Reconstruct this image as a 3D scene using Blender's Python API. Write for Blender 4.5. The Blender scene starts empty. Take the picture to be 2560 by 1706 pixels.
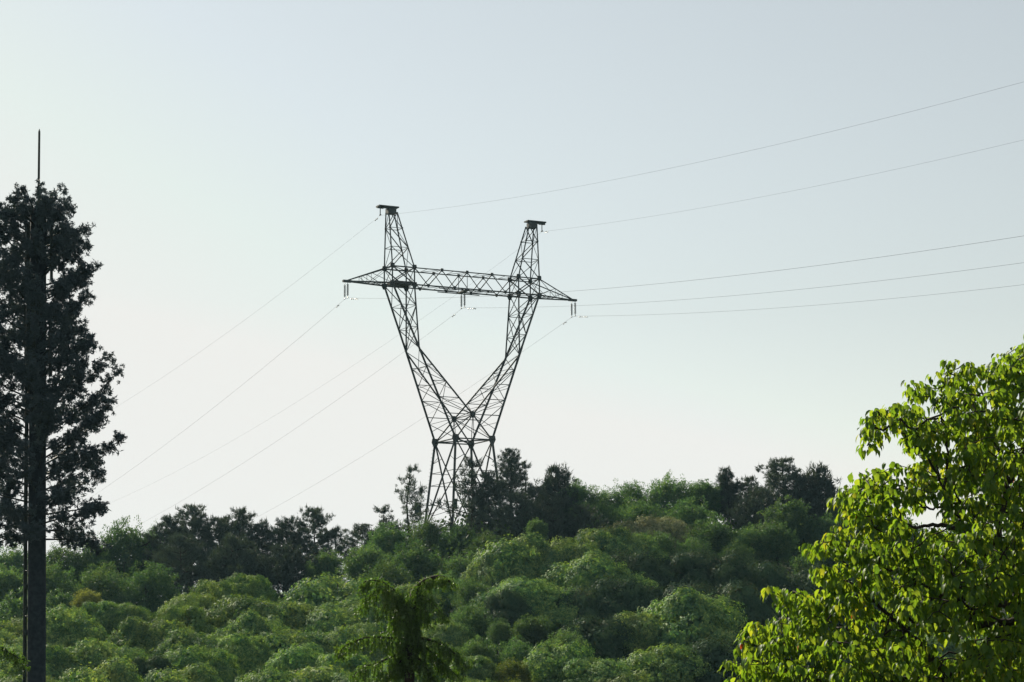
import bpy, math, random
import numpy as np
from mathutils import Vector, Matrix

C = bpy.context.scene.collection
scene = bpy.context.scene
rad = math.radians

# ------------------------------------------------------------------ camera
CAM_Z = 12.0
PITCH, ROLL, F = 0.1573, 0.0074, 5120.0        # F in pixels of a 2560-wide frame
cd = bpy.data.cameras.new("camera")
cam = bpy.data.objects.new("camera", cd)
C.objects.link(cam)
cd.sensor_width = 36.0
cd.lens = F / 2560.0 * 36.0
cd.clip_start = 0.5
cd.clip_end = 6000.0
CAMROT = Matrix.Rotation(math.pi / 2 + PITCH, 3, 'X') @ Matrix.Rotation(-ROLL, 3, 'Z')
cam.matrix_world = Matrix.Translation((0, 0, CAM_Z)) @ CAMROT.to_4x4()
scene.camera = cam

# ------------------------------------------------------------------ sky, sun, exposure
SUN_EL, SUN_AZ = rad(29), rad(-32)             # azimuth from +Y (view direction), negative = left
world = bpy.data.worlds.new("World")
scene.world = world
world.use_nodes = True
wn = world.node_tree
wn.nodes.clear()
sky = wn.nodes.new("ShaderNodeTexSky")
sky.sky_type = 'NISHITA'
sky.sun_disc = False
sky.sun_elevation = SUN_EL
sky.sun_rotation = SUN_AZ
sky.altitude = 0
sky.air_density = 1.5
sky.dust_density = 0.2
sky.ozone_density = 1.2
hs = wn.nodes.new("ShaderNodeHueSaturation")
hs.inputs['Saturation'].default_value = 0.35
bg = wn.nodes.new("ShaderNodeBackground")
bg.inputs['Strength'].default_value = 0.05
wo = wn.nodes.new("ShaderNodeOutputWorld")
wn.links.new(sky.outputs[0], hs.inputs['Color'])
mul = wn.nodes.new("ShaderNodeMix"); mul.data_type = 'RGBA'; mul.blend_type = 'MULTIPLY'; mul.inputs[0].default_value = 1
mul.inputs[7].default_value = (.972, .987, .975, 1)             # pale haze tint of the sky
top = wn.nodes.new("ShaderNodeMix"); top.data_type = 'RGBA'; top.blend_type = 'DARKEN'; top.inputs[0].default_value = 1
top.inputs[7].default_value = (8.3, 8.3, 8.0, 1)             # hazy white ceiling of the sky's brightness
wn.links.new(hs.outputs[0], mul.inputs[6]); wn.links.new(mul.outputs[2], top.inputs[6])
wn.links.new(top.outputs[2], bg.inputs[0])
wn.links.new(bg.outputs[0], wo.inputs[0])
sl = bpy.data.lights.new("sun", 'SUN')
sl.energy = 5.0
sl.angle = rad(0.5)
sl.color = (1.0, 0.91, 0.74)
sun = bpy.data.objects.new("sun", sl)
C.objects.link(sun)
sdir = Vector((math.sin(SUN_AZ) * math.cos(SUN_EL), math.cos(SUN_AZ) * math.cos(SUN_EL), math.sin(SUN_EL)))
sun.rotation_euler = sdir.to_track_quat('Z', 'Y').to_euler()
sun.location = (-60, 60, 80)
scene.view_settings.view_transform = 'Standard'
scene.view_settings.look = 'None'
scene.view_settings.exposure = 1.05
scene.view_settings.gamma = 1.0
scene.render.engine = 'CYCLES'
scene.cycles.max_bounces = 8
scene.cycles.transmission_bounces = 4
scene.cycles.diffuse_bounces = 3
scene.cycles.glossy_bounces = 2
scene.cycles.volume_bounces = 0
scene.cycles.sample_clamp_indirect = 4.0
scene.cycles.use_denoising = True

# ------------------------------------------------------------------ helpers
def P(px, py, d):
    """point at depth y = d seen at photo pixel (px, py) of 2560x1706"""
    r = CAMROT @ Vector(((px - 1280) / F, (853 - py) / F, -1.0))
    return Vector((0, 0, CAM_Z)) + r * (d / r.y)

def tag(o, label=None, cat=None, group=None, kind=None):
    if label: o['label'] = label
    if cat: o['category'] = cat
    if group: o['group'] = group
    if kind: o['kind'] = kind
    return o

def empty(name, loc):
    o = bpy.data.objects.new(name, None)
    o.location = loc
    o.empty_display_size = 0.5
    C.objects.link(o)
    return o

def link(name, me, parent=None, mats=()):
    o = bpy.data.objects.new(name, me)
    C.objects.link(o)
    if parent is not None:
        o.parent = parent
    for m in mats:
        me.materials.append(m)
    return o

def np_mesh(name, V, faces_list):
    """V (n,3); faces_list = [(array (m,k)), ...] of equal-size faces each"""
    me = bpy.data.meshes.new(name)
    V = np.asarray(V, dtype=np.float32)
    me.vertices.add(len(V))
    me.vertices.foreach_set("co", V.ravel())
    loops = np.concatenate([f.ravel() for f in faces_list]).astype(np.int32)
    sizes = np.concatenate([np.full(len(f), f.shape[1], dtype=np.int32) for f in faces_list])
    starts = np.concatenate([[0], np.cumsum(sizes)[:-1]]).astype(np.int32)
    me.loops.add(len(loops))
    me.loops.foreach_set("vertex_index", loops)
    me.polygons.add(len(sizes))
    me.polygons.foreach_set("loop_start", starts)
    me.polygons.foreach_set("loop_total", sizes)
    me.update(calc_edges=True)
    return me

def unit(a):
    return a / np.maximum(np.linalg.norm(a, axis=-1, keepdims=True), 1e-9)

def rvec(rng, n):
    return unit(rng.normal(size=(n, 3)))

class Leaves:
    """collects leaf blades; build() gives one mesh"""
    def __init__(self):
        self.c, self.d, self.n, self.l, self.w = [], [], [], [], []
    def add(self, c, d, n, l, w):
        m = len(c)
        self.c.append(c); self.d.append(unit(d)); self.n.append(unit(n))
        self.l.append(np.broadcast_to(l, (m,))); self.w.append(np.broadcast_to(w, (m,)))
    def cat(self):
        return [np.concatenate(x) for x in (self.c, self.d, self.n, self.l, self.w)]
    def build(self, name, shape='rhomb'):
        c, d, n, l, w = self.cat()
        s = unit(np.cross(d, n))
        nn = np.cross(s, d)
        m = len(c)
        l = l[:, None]; w = w[:, None]
        if shape == 'rhomb':
            V = np.stack([c, c + d * l * .45 + s * w * .5, c + d * l, c + d * l * .45 - s * w * .5], 1).reshape(-1, 3)
            F_ = [np.arange(m * 4).reshape(m, 4)]
        elif shape == 'needle':
            V = np.stack([c - s * w * .5, c + s * w * .5, c + d * l], 1).reshape(-1, 3)
            F_ = [np.arange(m * 3).reshape(m, 3)]
        else:   # folded, drooping ovate leaf with a pointed tip, 11 vertices
            rows = [(.14, .62, .04), (.42, 1.0, .0), (.74, .6, -.07)]
            vs = [c]
            for t, ww, b in rows:
                mid = c + d * l * t + nn * l * b
                up = nn * w * .16 * ww
                vs += [mid - s * w * .5 * ww + up, mid, mid + s * w * .5 * ww + up]
            vs.append(c + d * l * 1.0 - nn * l * .2)
            V = np.stack(vs, 1).reshape(-1, 3)
            b0 = (np.arange(m) * 11)[:, None]
            tri = np.concatenate([b0 + np.array([[0, 2, 1]]), b0 + np.array([[0, 3, 2]]),
                                  b0 + np.array([[7, 8, 10]]), b0 + np.array([[8, 9, 10]])])
            q = np.concatenate([b0 + np.array([[1, 2, 5, 4]]), b0 + np.array([[2, 3, 6, 5]]),
                                b0 + np.array([[4, 5, 8, 7]]), b0 + np.array([[5, 6, 9, 8]])])
            F_ = [tri, q]
        return np_mesh(name, V, F_)

class Tubes:
    """tapered round tubes along polylines"""
    def __init__(self):
        self.v, self.f, self.k = [], [], 0
    def add(self, pts, radii, sides=6):
        pts = [Vector(p) for p in pts]
        n = len(pts)
        if not hasattr(radii, '__len__'):
            radii = [radii] * n
        prev = None
        for i, p in enumerate(pts):
            t = (pts[min(i + 1, n - 1)] - pts[max(i - 1, 0)])
            if t.length < 1e-9: t = Vector((0, 0, 1))
            t.normalize()
            a = prev if prev is not None else (Vector((1, 0, 0)) if abs(t.x) < .9 else Vector((0, 1, 0)))
            a = (a - t * a.dot(t)).normalized()
            prev = a
            b = t.cross(a)
            for k in range(sides):
                an = 2 * math.pi * k / sides
                self.v.append(p + (a * math.cos(an) + b * math.sin(an)) * radii[i])
        for i in range(n - 1):
            for k in range(sides):
                k2 = (k + 1) % sides
                a0 = self.k + i * sides
                self.f.append((a0 + k, a0 + k2, a0 + sides + k2, a0 + sides + k))
        self.f.append(tuple(self.k + k for k in range(sides))[::-1])
        self.f.append(tuple(self.k + (n - 1) * sides + k for k in range(sides)))
        self.k += n * sides
    def build(self, name, smooth=True):
        me = bpy.data.meshes.new(name)
        me.from_pydata([tuple(v) for v in self.v], [], self.f)
        if smooth:
            me.polygons.foreach_set("use_smooth", [len(p.vertices) == 4 for p in me.polygons])
        me.update()
        return me

class Steel:
    """angle-section members, plates and boxes"""
    def __init__(self):
        self.v, self.f = [], []
    def prism(self, a, b, prof, up=None):
        a, b = Vector(a), Vector(b)
        t = (b - a).normalized()
        u = Vector(up) if up is not None else (Vector((0, 0, 1)) if abs(t.z) < .9 else Vector((1, 0, 0)))
        x = t.cross(u).normalized()
        y = x.cross(t)
        k, n = len(self.v), len(prof)
        for p in (a, b):
            for q in prof:
                self.v.append(p + x * q[0] + y * q[1])
        for i in range(n):
            j = (i + 1) % n
            self.f.append((k + i, k + j, k + n + j, k + n + i))
        self.f.append(tuple(range(k, k + n))[::-1])
        self.f.append(tuple(range(k + n, k + 2 * n)))
    def angle(self, a, b, w=.08, up=None):
        t = w * .22
        h = w * .5
        self.prism(a, b, [(-h, -h), (h, -h), (h, -h + t), (-h + t, -h + t), (-h + t, h), (-h, h)], up)
    def bar(self, a, b, w, h=None, up=None):
        h = h or w
        self.prism(a, b, [(-w / 2, -h / 2), (w / 2, -h / 2), (w / 2, h / 2), (-w / 2, h / 2)], up)
    def build(self, name):
        me = bpy.data.meshes.new(name)
        me.from_pydata([tuple(v) for v in self.v], [], self.f)
        me.flip_normals()
        me.update()
        return me

# ------------------------------------------------------------------ materials
def new_mat(name):
    m = bpy.data.materials.new(name)
    m.use_nodes = True
    m.node_tree.nodes.clear()
    return m, m.node_tree

def leaf_mat(name, cols, trans=.45, tcol=None, gloss=.012, rough=.5, objvar=.25, noise=.25, nscale=.6, rand=.55):
    """cols = list of (pos, rgb) picked per leaf; noise gives clumps of older and newer leaf"""
    m, t = new_mat(name)
    N = t.nodes.new; L = t.links.new
    geo = N("ShaderNodeNewGeometry"); oi = N("ShaderNodeObjectInfo")
    cr = N("ShaderNodeValToRGB")
    while len(cr.color_ramp.elements) > 1: cr.color_ramp.elements.remove(cr.color_ramp.elements[0])
    for i, (p, c) in enumerate(cols):
        e = cr.color_ramp.elements[0] if i == 0 else cr.color_ramp.elements.new(p)
        e.position = p; e.color = (*c, 1)
    no = N("ShaderNodeTexNoise"); no.inputs['Scale'].default_value = nscale; no.inputs['Detail'].default_value = 3
    tc = N("ShaderNodeTexCoord"); L(tc.outputs['Object'], no.inputs['Vector'])
    ma = N("ShaderNodeMath"); ma.operation = 'MULTIPLY_ADD'
    L(no.outputs[0], ma.inputs[0]); ma.inputs[1].default_value = noise * 4; ma.inputs[2].default_value = -noise * 2
    ad = N("ShaderNodeMath"); ad.operation = 'ADD'; ad.use_clamp = True
    rw = N("ShaderNodeMath"); rw.operation = 'MULTIPLY_ADD'; rw.inputs[1].default_value = rand; rw.inputs[2].default_value = .5 - rand / 2
    L(geo.outputs['Random Per Island'], rw.inputs[0]); L(rw.outputs[0], ad.inputs[0]); L(ma.outputs[0], ad.inputs[1])
    L(ad.outputs[0], cr.inputs[0])
    hsv = N("ShaderNodeHueSaturation")
    mr = N("ShaderNodeMapRange"); mr.inputs[3].default_value = 1 - objvar; mr.inputs[4].default_value = 1 + objvar
    L(oi.outputs['Random'], mr.inputs[0]); L(mr.outputs[0], hsv.inputs['Value'])
    mh = N("ShaderNodeMapRange"); mh.inputs[3].default_value = .5 - .008 * (objvar > 0); mh.inputs[4].default_value = .5 + .018 * (objvar > 0)
    mw = N("ShaderNodeMath"); mw.operation = 'FRACT'; mm = N("ShaderNodeMath"); mm.operation = 'MULTIPLY'; mm.inputs[1].default_value = 7.31
    L(oi.outputs['Random'], mm.inputs[0]); L(mm.outputs[0], mw.inputs[0]); L(mw.outputs[0], mh.inputs[0]); L(mh.outputs[0], hsv.inputs['Hue'])
    L(cr.outputs[0], hsv.inputs['Color'])
    d = N("ShaderNodeBsdfDiffuse"); L(hsv.outputs[0], d.inputs[0])
    tr = N("ShaderNodeBsdfTranslucent")
    mc = N("ShaderNodeMix"); mc.data_type = 'RGBA'; mc.blend_type = 'MULTIPLY'; mc.inputs[0].default_value = 1
    L(hsv.outputs[0], mc.inputs[6]); mc.inputs[7].default_value = (*(tcol or (1.5, 1.6, .6)), 1)
    L(mc.outputs[2], tr.inputs[0])
    mx = N("ShaderNodeMixShader"); mx.inputs[0].default_value = trans
    L(d.outputs[0], mx.inputs[1]); L(tr.outputs[0], mx.inputs[2])
    g = N("ShaderNodeBsdfGlossy"); g.inputs['Roughness'].default_value = rough; g.inputs[0].default_value = (1, 1, 1, 1)
    mg = N("ShaderNodeMixShader"); mg.inputs[0].default_value = gloss
    L(mx.outputs[0], mg.inputs[1]); L(g.outputs[0], mg.inputs[2])
    o = N("ShaderNodeOutputMaterial"); L(mg.outputs[0], o.inputs[0])
    return m

def solid_mat(name, c1, c2, rough=.8, metal=0., scale=3., spec=.3, bump=0.):
    m, t = new_mat(name)
    N = t.nodes.new; L = t.links.new
    no = N("ShaderNodeTexNoise"); no.inputs['Scale'].default_value = scale; no.inputs['Detail'].default_value = 6
    tc = N("ShaderNodeTexCoord"); L(tc.outputs['Object'], no.inputs['Vector'])
    cr = N("ShaderNodeValToRGB")
    cr.color_ramp.elements[0].position = .35; cr.color_ramp.elements[0].color = (*c1, 1)
    cr.color_ramp.elements[1].position = .65; cr.color_ramp.elements[1].color = (*c2, 1)
    L(no.outputs[0], cr.inputs[0])
    b = N("ShaderNodeBsdfPrincipled"); L(cr.outputs[0], b.inputs['Base Color'])
    b.inputs['Roughness'].default_value = rough; b.inputs['Metallic'].default_value = metal
    b.inputs['Specular IOR Level'].default_value = spec
    if bump:
        bp = N("ShaderNodeBump"); bp.inputs['Strength'].default_value = bump
        L(no.outputs[0], bp.inputs['Height']); L(bp.outputs[0], b.inputs['Normal'])
    o = N("ShaderNodeOutputMaterial"); L(b.outputs[0], o.inputs[0])
    return m

M_camphor = leaf_mat("camphor_leaf", [(0, (.022, .08, .045)), (.45, (.11, .185, .065)), (1, (.34, .38, .11))], trans=.22, tcol=(2., 2.1, .7))
M_camphor2 = leaf_mat("camphor_new_leaf", [(0, (.045, .10, .04)), (.45, (.11, .18, .05)), (.95, (.27, .31, .085)), (1, (.33, .27, .10))], trans=.18, tcol=(2., 2.1, .7))
M_beige = leaf_mat("flowering_leaf", [(0, (.06, .11, .05)), (.4, (.18, .20, .09)), (1, (.36, .35, .20))], tcol=(1.3, 1.2, .8), trans=.14)
M_yellow = leaf_mat("yellow_leaf", [(0, (.06, .10, .03)), (.4, (.22, .25, .08)), (1, (.45, .45, .14))], trans=.25)
M_loose = leaf_mat("broad_leaf", [(0, (.03, .072, .038)), (.5, (.062, .115, .052)), (1, (.14, .18, .07))], trans=.26, tcol=(2., 2.1, .8), gloss=.015, rough=.45)
M_brown = leaf_mat("brown_leaf", [(0, (.026, .062, .034)), (.7, (.052, .088, .045)), (1, (.11, .10, .055))], trans=.2, gloss=.006, rough=.45, tcol=(1.3, 1.1, .6))
M_orange = leaf_mat("orange_leaf", [(0, (.05, .08, .02)), (.6, (.09, .12, .03)), (1, (.28, .24, .05))], trans=.2)
M_pine = leaf_mat("pine_needles", [(0, (.022, .038, .034)), (1, (.055, .07, .05))], trans=.15, gloss=.03, noise=.15)
M_mastleaf = leaf_mat("plastic_needles", [(0, (.028, .046, .058)), (1, (.05, .074, .084))], trans=.05, gloss=.03, objvar=0)
M_cedar = leaf_mat("cedar_needles", [(0, (.038, .085, .014)), (.7, (.075, .14, .02)), (1, (.13, .17, .03))], trans=.4, objvar=0, gloss=.04)
M_fg = leaf_mat("young_leaf", [(0, (.035, .095, .012)), (.5, (.062, .14, .014)), (.9, (.10, .18, .02)), (1, (.13, .17, .022))],
                trans=.58, tcol=(2.9, 2.05, .85), gloss=.015, rough=.45, objvar=0, noise=.12, nscale=.8, rand=.9)
M_red = leaf_mat("red_leaf", [(0, (.3, .04, .02)), (1, (.4, .08, .03))], objvar=0)
M_under = leaf_mat("undergrowth_leaf", [(0, (.02, .04, .015)), (1, (.05, .08, .03))], trans=.25, objvar=0, gloss=.01)
M_bark = solid_mat("bark", (.022, .018, .015), (.045, .037, .03), .95, 0, 6, .2, .6)
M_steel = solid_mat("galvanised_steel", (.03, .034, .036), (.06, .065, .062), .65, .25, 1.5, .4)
M_glass = solid_mat("insulator_glass", (.03, .035, .035), (.05, .055, .05), .3, 0, 5, .5)
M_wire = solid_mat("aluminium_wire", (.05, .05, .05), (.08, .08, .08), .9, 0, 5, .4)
M_sign = solid_mat("sign_blue", (.04, .07, .08), (.05, .09, .10), .6, 0, 2, .3)
M_mast = solid_mat("painted_bark", (.014, .02, .026), (.026, .034, .04), .9, 0, 7, .2, .8)
M_antenna = solid_mat("dark_green_paint", (.02, .03, .025), (.03, .04, .03), .6, 0, 4, .3)
M_ground = solid_mat("forest_floor", (.02, .03, .012), (.05, .05, .03), 1, 0, .4, .1, .3)

# ------------------------------------------------------------------ terrain
RX = np.array([-160, -90, -50, -40, -26.5, -15.6, -11, -8, -5, -1, 8.6, 24, 36, 60, 100, 170])
RZ = np.array([8, 12, 14.5, 15.5, 17, 18, 21.5, 24.5, 25.6, 25.8, 24.6, 24.5, 24, 21, 15, 8])
def sm(t):
    t = np.clip(t, 0, 1)
    return t * t * (3 - 2 * t)
def G(x, y):
    x = np.asarray(x, float); y = np.asarray(y, float)
    r = np.interp(x, RX, RZ)
    t = np.clip((y - 98) / 107.0, 0, 1)
    up = t ** 1.05
    dn = 1 - sm((y - 216) / 150.0)
    bump = .35 * np.sin(x * .31 + 1.3) * np.sin(y * .27) * np.clip(t * 4, 0, 1) * dn * (1 - sm((y - 190) / 12))
    return r * up * dn + bump
def Gf(x, y): return float(G(x, y))

def build_ground():
    xs = np.concatenate([[-1200, -700, -350], np.linspace(-200, 200, 121), [350, 700, 1200]])
    ys = np.concatenate([[-400, -100, 0, 40, 70], np.linspace(90, 390, 91), [600, 900, 1400]])
    X, Y = np.meshgrid(xs, ys)
    Z = np.where(np.abs(X) < 201, G(X, Y), 0)
    V = np.stack([X, Y, Z], -1).reshape(-1, 3)
    w = len(xs)
    i, j = np.meshgrid(np.arange(len(xs) - 1), np.arange(len(ys) - 1))
    a = (j * w + i).ravel()
    me = np_mesh("ground", V, [np.stack([a, a + 1, a + w + 1, a + w], 1)])
    me.polygons.foreach_set("use_smooth", [True] * len(me.polygons))
    tag(link("ground", me, None, [M_ground]), kind='structure')
build_ground()

def build_undergrowth():
    rng = np.random.default_rng(5)
    n = 90000
    x = rng.uniform(-75, 75, n); y = rng.uniform(100, 222, n)
    z = G(x, y) + rng.uniform(0, 1, n) ** 1.5 * 2.0
    L = Leaves()
    L.add(np.stack([x, y, z], 1), rvec(rng, n) + [0, 0, .5], rvec(rng, n) + [0, 0, .6], rng.uniform(.3, .6, n), rng.uniform(.15, .3, n))
    o = link("undergrowth", L.build("undergrowth"), None, [M_under])
    tag(o, 'dark low undergrowth of shrubs covering the slope beneath the trees', 'undergrowth', kind='stuff')
build_undergrowth()

# ------------------------------------------------------------------ tree crowns (local origin = crown top)
def ellip_dirs(rng, n, zmin=-.45):
    i = np.arange(n) + .5
    z = 1 - (1 - zmin) * i / n
    ph = i * 2.39996 + rng.uniform(0, 6)
    s = np.sqrt(1 - z * z)
    d = np.stack([s * np.cos(ph), s * np.sin(ph), z], 1)
    return unit(d + rng.normal(size=(n, 3)) * .12)

def crown_billow(name, seed, R=3.5, H=7.0, nl=20, lobe=(1.0, 1.7), leaf=.16, tufts=54, per=20, droop=0., tuftr=.21, rag=.1):
    """dense crown of merging billows; every billow is covered with small leafy tufts"""
    rng = np.random.default_rng(seed)
    L = Leaves()
    dirs = ellip_dirs(rng, nl)
    ctr = np.array([0, 0, -H * .52])
    sq = np.array([rng.uniform(.85, 1.1), rng.uniform(.85, 1.1), 1])
    for d in dirs:
        lr = rng.uniform(*lobe) * (1.0 if d[2] > 0 else 1.1)
        rr = np.array([R - lr * .8, R - lr * .8, H * .5 - lr * .7]) * sq * rng.uniform(.74, 1.12)
        lc = ctr + d * rr
        nt = int(tufts * lr ** 2)
        td = rvec(rng, nt * 2)
        out = unit(d + np.array([0, 0, .6]))
        td = td[(td @ out) > -.05][:nt]
        rj = lr * (1 + rng.normal(size=(len(td), 1)) * rag)
        tcn = lc + td * rj * np.array([1.05, 1.05, .74])
        off = rvec(rng, len(td) * per) * tuftr * rng.uniform(.4, 1.1, (len(td) * per, 1))
        tdr = np.repeat(td, per, 0)
        c = np.repeat(tcn, per, 0) + off
        m = len(c)
        nn = unit(off) * .5 + tdr * 1.2 + rvec(rng, m) * .4 + np.array([0, 0, .3])
        dd = np.cross(unit(nn), rvec(rng, m)) + np.array([0, 0, -droop])
        L.add(c, dd, nn, leaf * rng.uniform(.7, 1.3, m), leaf * .55 * rng.uniform(.8, 1.2, m))
        n = int(260 * lr ** 2)
        qd = rvec(rng, n)
        q = lc + qd * rng.uniform(.4, .95, (n, 1)) * lr * np.array([1, 1, .8])
        L.add(q, np.cross(qd, rvec(rng, n)), qd + rvec(rng, n) * .4, rng.uniform(.25, .45, n), rng.uniform(.2, .3, n))
    n = 2600                                     # inner foliage
    q = rvec(rng, n) * rng.uniform(0, 1, (n, 1)) ** (1 / 3.) * np.array([R * .64, R * .64, H * .35]) + ctr
    L.add(q, rvec(rng, n), rvec(rng, n), rng.uniform(.3, .5, n), rng.uniform(.18, .3, n))
    return L.build(name)

def crown_loose(name, seed, R=3.2, H=7.0, ns=95, leaf=.21, droop=.2, per=26, sub=6, sprd=.36):
    """open crown: leafy shoots fanning out, uneven outline"""
    rng = np.random.default_rng(seed)
    L = Leaves()
    ctr = np.array([0, 0, -H * .55])
    dirs = ellip_dirs(rng, ns, -.5)
    # a few big masses modulate how far shoots reach
    k = rvec(rng, 7) + [0, 0, .4]; k = unit(k)
    for d in dirs:
        reach = .74 + .26 * np.max(np.clip((k @ d - .6) / .4, 0, 1)) + rng.uniform(-.09, .07)
        tip = ctr + d * np.array([R, R, H * .55]) * reach
        root = ctr + d * np.array([R, R, H * .5]) * reach * .45
        ts = rng.uniform(.3, 1, sub)
        for t in ts:
            cc = root + (tip - root) * t + rng.normal(size=3) * .22
            m = per
            off = rvec(rng, m) * sprd * rng.uniform(.2, 1.05, (m, 1)) * rng.uniform(.7, 1.2)
            dd = unit(off + d * .1) + rvec(rng, m) * .4 + np.array([0, 0, .1 - droop])
            nn = rvec(rng, m) * .6 + unit(off) * .6 + d * .4 + np.array([0, 0, .4])
            L.add(cc + off, dd, nn, leaf * rng.uniform(.7, 1.3, m), leaf * .42 * rng.uniform(.8, 1.2, m))
    n = 2600
    q = rvec(rng, n) * rng.uniform(0, 1, (n, 1)) ** (1 / 3.) * np.array([R * .66, R * .66, H * .40]) + ctr
    L.add(q, rvec(rng, n), rvec(rng, n), rng.uniform(.25, .45, n), rng.uniform(.15, .25, n))
    return L.build(name)

def crown_pine(name, seed, R=2.3, H=6.0, lev=14, br=7, tuft=.24, per=20, dens=1.05, irr=.35):
    """needle tufts on whorled branches; also returns the wood"""
    rng = np.random.default_rng(seed)
    L = Leaves(); T = Tubes()
    T.add([(0, 0, -H * 1.0), (rng.normal() * .12, rng.normal() * .12, -H * .5), (0, 0, -.15)], [.11, .07, .02], 6)
    def tuftat(c, dr, size):
        m = per
        dd = rvec(rng, m) + dr * .9 + np.array([0, 0, .8])
        L.add(c + rng.normal(size=(m, 3)) * size * .3, dd, rvec(rng, m), size * rng.uniform(.7, 1.2, m), np.full(m, .045))
    for s in range(3):
        tuftat(np.array([0, 0, -.15 * s - .1]), np.array([0, 0, 2.]), tuft * .9)
    L.add(np.array([[0, 0, -.2]] * 3) + rng.normal(size=(3, 3)) * .02, np.array([[0, 0, 1.]] * 3), rvec(rng, 3), .5, .05)
    for i in range(lev):
        f = (i + .7) / lev
        z0 = -H * f
        for b in range(br):
            an = rng.uniform(0, 6.283)
            ln = R * (min(1, .22 + f * 1.9)) * rng.uniform(1 - irr * 1.6, 1 + irr * .5)
            if ln < .15: continue
            d = np.array([math.cos(an), math.sin(an), 0])
            lift = rng.uniform(.25, .55)
            end = np.array([0, 0, z0]) + d * ln + np.array([0, 0, ln * lift])
            T.add([(0, 0, z0), tuple(np.array([0, 0, z0]) + d * ln * .5 + np.array([0, 0, ln * lift * .3])), tuple(end)], [.03, .02, .01], 4)
            nt = max(2, int(ln * 7 * dens))
            for k in range(nt):
                t = rng.uniform(.35, 1.0)
                c = np.array([0, 0, z0]) + d * ln * t + np.array([0, 0, ln * lift * t * t]) + rng.normal(size=3) * np.array([.17, .17, .1]) * (1.2 if t < .9 else .5)
                tuftat(c, d * .5 + np.array([0, 0, .3]), tuft * rng.uniform(.8, 1.15))
            if rng.uniform() < .5:
                L.add(end[None, :] + np.zeros((2, 3)), np.array([[0, 0, 1.]] * 2) + rvec(rng, 2) * .15, rvec(rng, 2), .45, .06)
    return L.build(name, 'needle'), T

def trunk_mesh(name, seed):
    """unit-height trunk with limbs, reaching 1 m at the crown's heart"""
    rng = np.random.default_rng(seed)
    T = Tubes()
    T.add([(0, 0, -.06), (.01, 0, .25), (-.01, .01, .5), (0, 0, .8)], [.026, .02, .015, .006], 8)
    for i in range(9):
        z = rng.uniform(.3, .7); an = i * 2.4; ln = rng.uniform(.16, .3)
        e = Vector((math.cos(an) * ln, math.sin(an) * ln, z + rng.uniform(.08, .2)))
        m = Vector((math.cos(an) * ln * .45, math.sin(an) * ln * .45, z + .03))
        T.add([(0, 0, z), m, e], [.009, .006, .002], 5)
    me = T.build(name)
    me.materials.append(M_bark)
    return me

CR = {}
for i in range(5):
    CR['C%d' % i] = (crown_billow("crown", 10 + i, R=3.5, H=(6.4, 7.4, 6.8, 7.8, 6.6)[i], nl=(22, 25, 19, 28, 34)[i],
                     lobe=((.9, 1.7), (.85, 1.6), (1.0, 1.9), (.75, 1.6), (.65, 1.4))[i]), 6.6)
for i in range(4):
    CR['L%d' % i] = (crown_loose("crown", 30 + i, leaf=(.2, .17, .24, .2)[i]), 6.4)
CR['W0'] = (crown_loose("crown", 40, leaf=.22, droop=.9, sprd=.2), 6.4)
CR['O0'] = (crown_billow("crown", 50, R=3.5, H=7, nl=40, lobe=(.6, 1.1), leaf=.17, tuftr=.3, per=12, rag=.16), 7.0)
CR['O1'] = (crown_billow("crown", 51, R=3.5, H=7, nl=34, lobe=(.7, 1.2), leaf=.17, tuftr=.32, per=12, rag=.18), 7.0)
PW = {}
for i, kw in enumerate((dict(), dict(R=2.1, dens=1.3), dict(R=2.6, H=6.5, br=8), dict(R=1.4, H=6, dens=1.1, irr=.5, br=4, lev=12), dict(R=1.1, H=4.5, lev=14, dens=1.6, irr=.2))):
    me, T = crown_pine("crown", 60 + i, **kw)
    w = T.build("trunk"); w.materials.append(M_bark)
    CR['P%d' % i] = (me, 2 * kw.get('R', 2.3) * .82); PW['P%d' % i] = w
for k, (me, w) in CR.items():
    me.materials.append({'C': M_camphor, 'L': M_loose, 'W': M_loose, 'O': M_brown, 'P': M_pine}[k[0]])
TR = [trunk_mesh("trunk", 80 + i) for i in range(3)]

NAMES = {'C': 'camphor_tree', 'L': 'broadleaf_tree', 'W': 'willow_tree', 'O': 'oak_tree', 'P': 'pine_tree'}
trng = random.Random(3)
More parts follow.
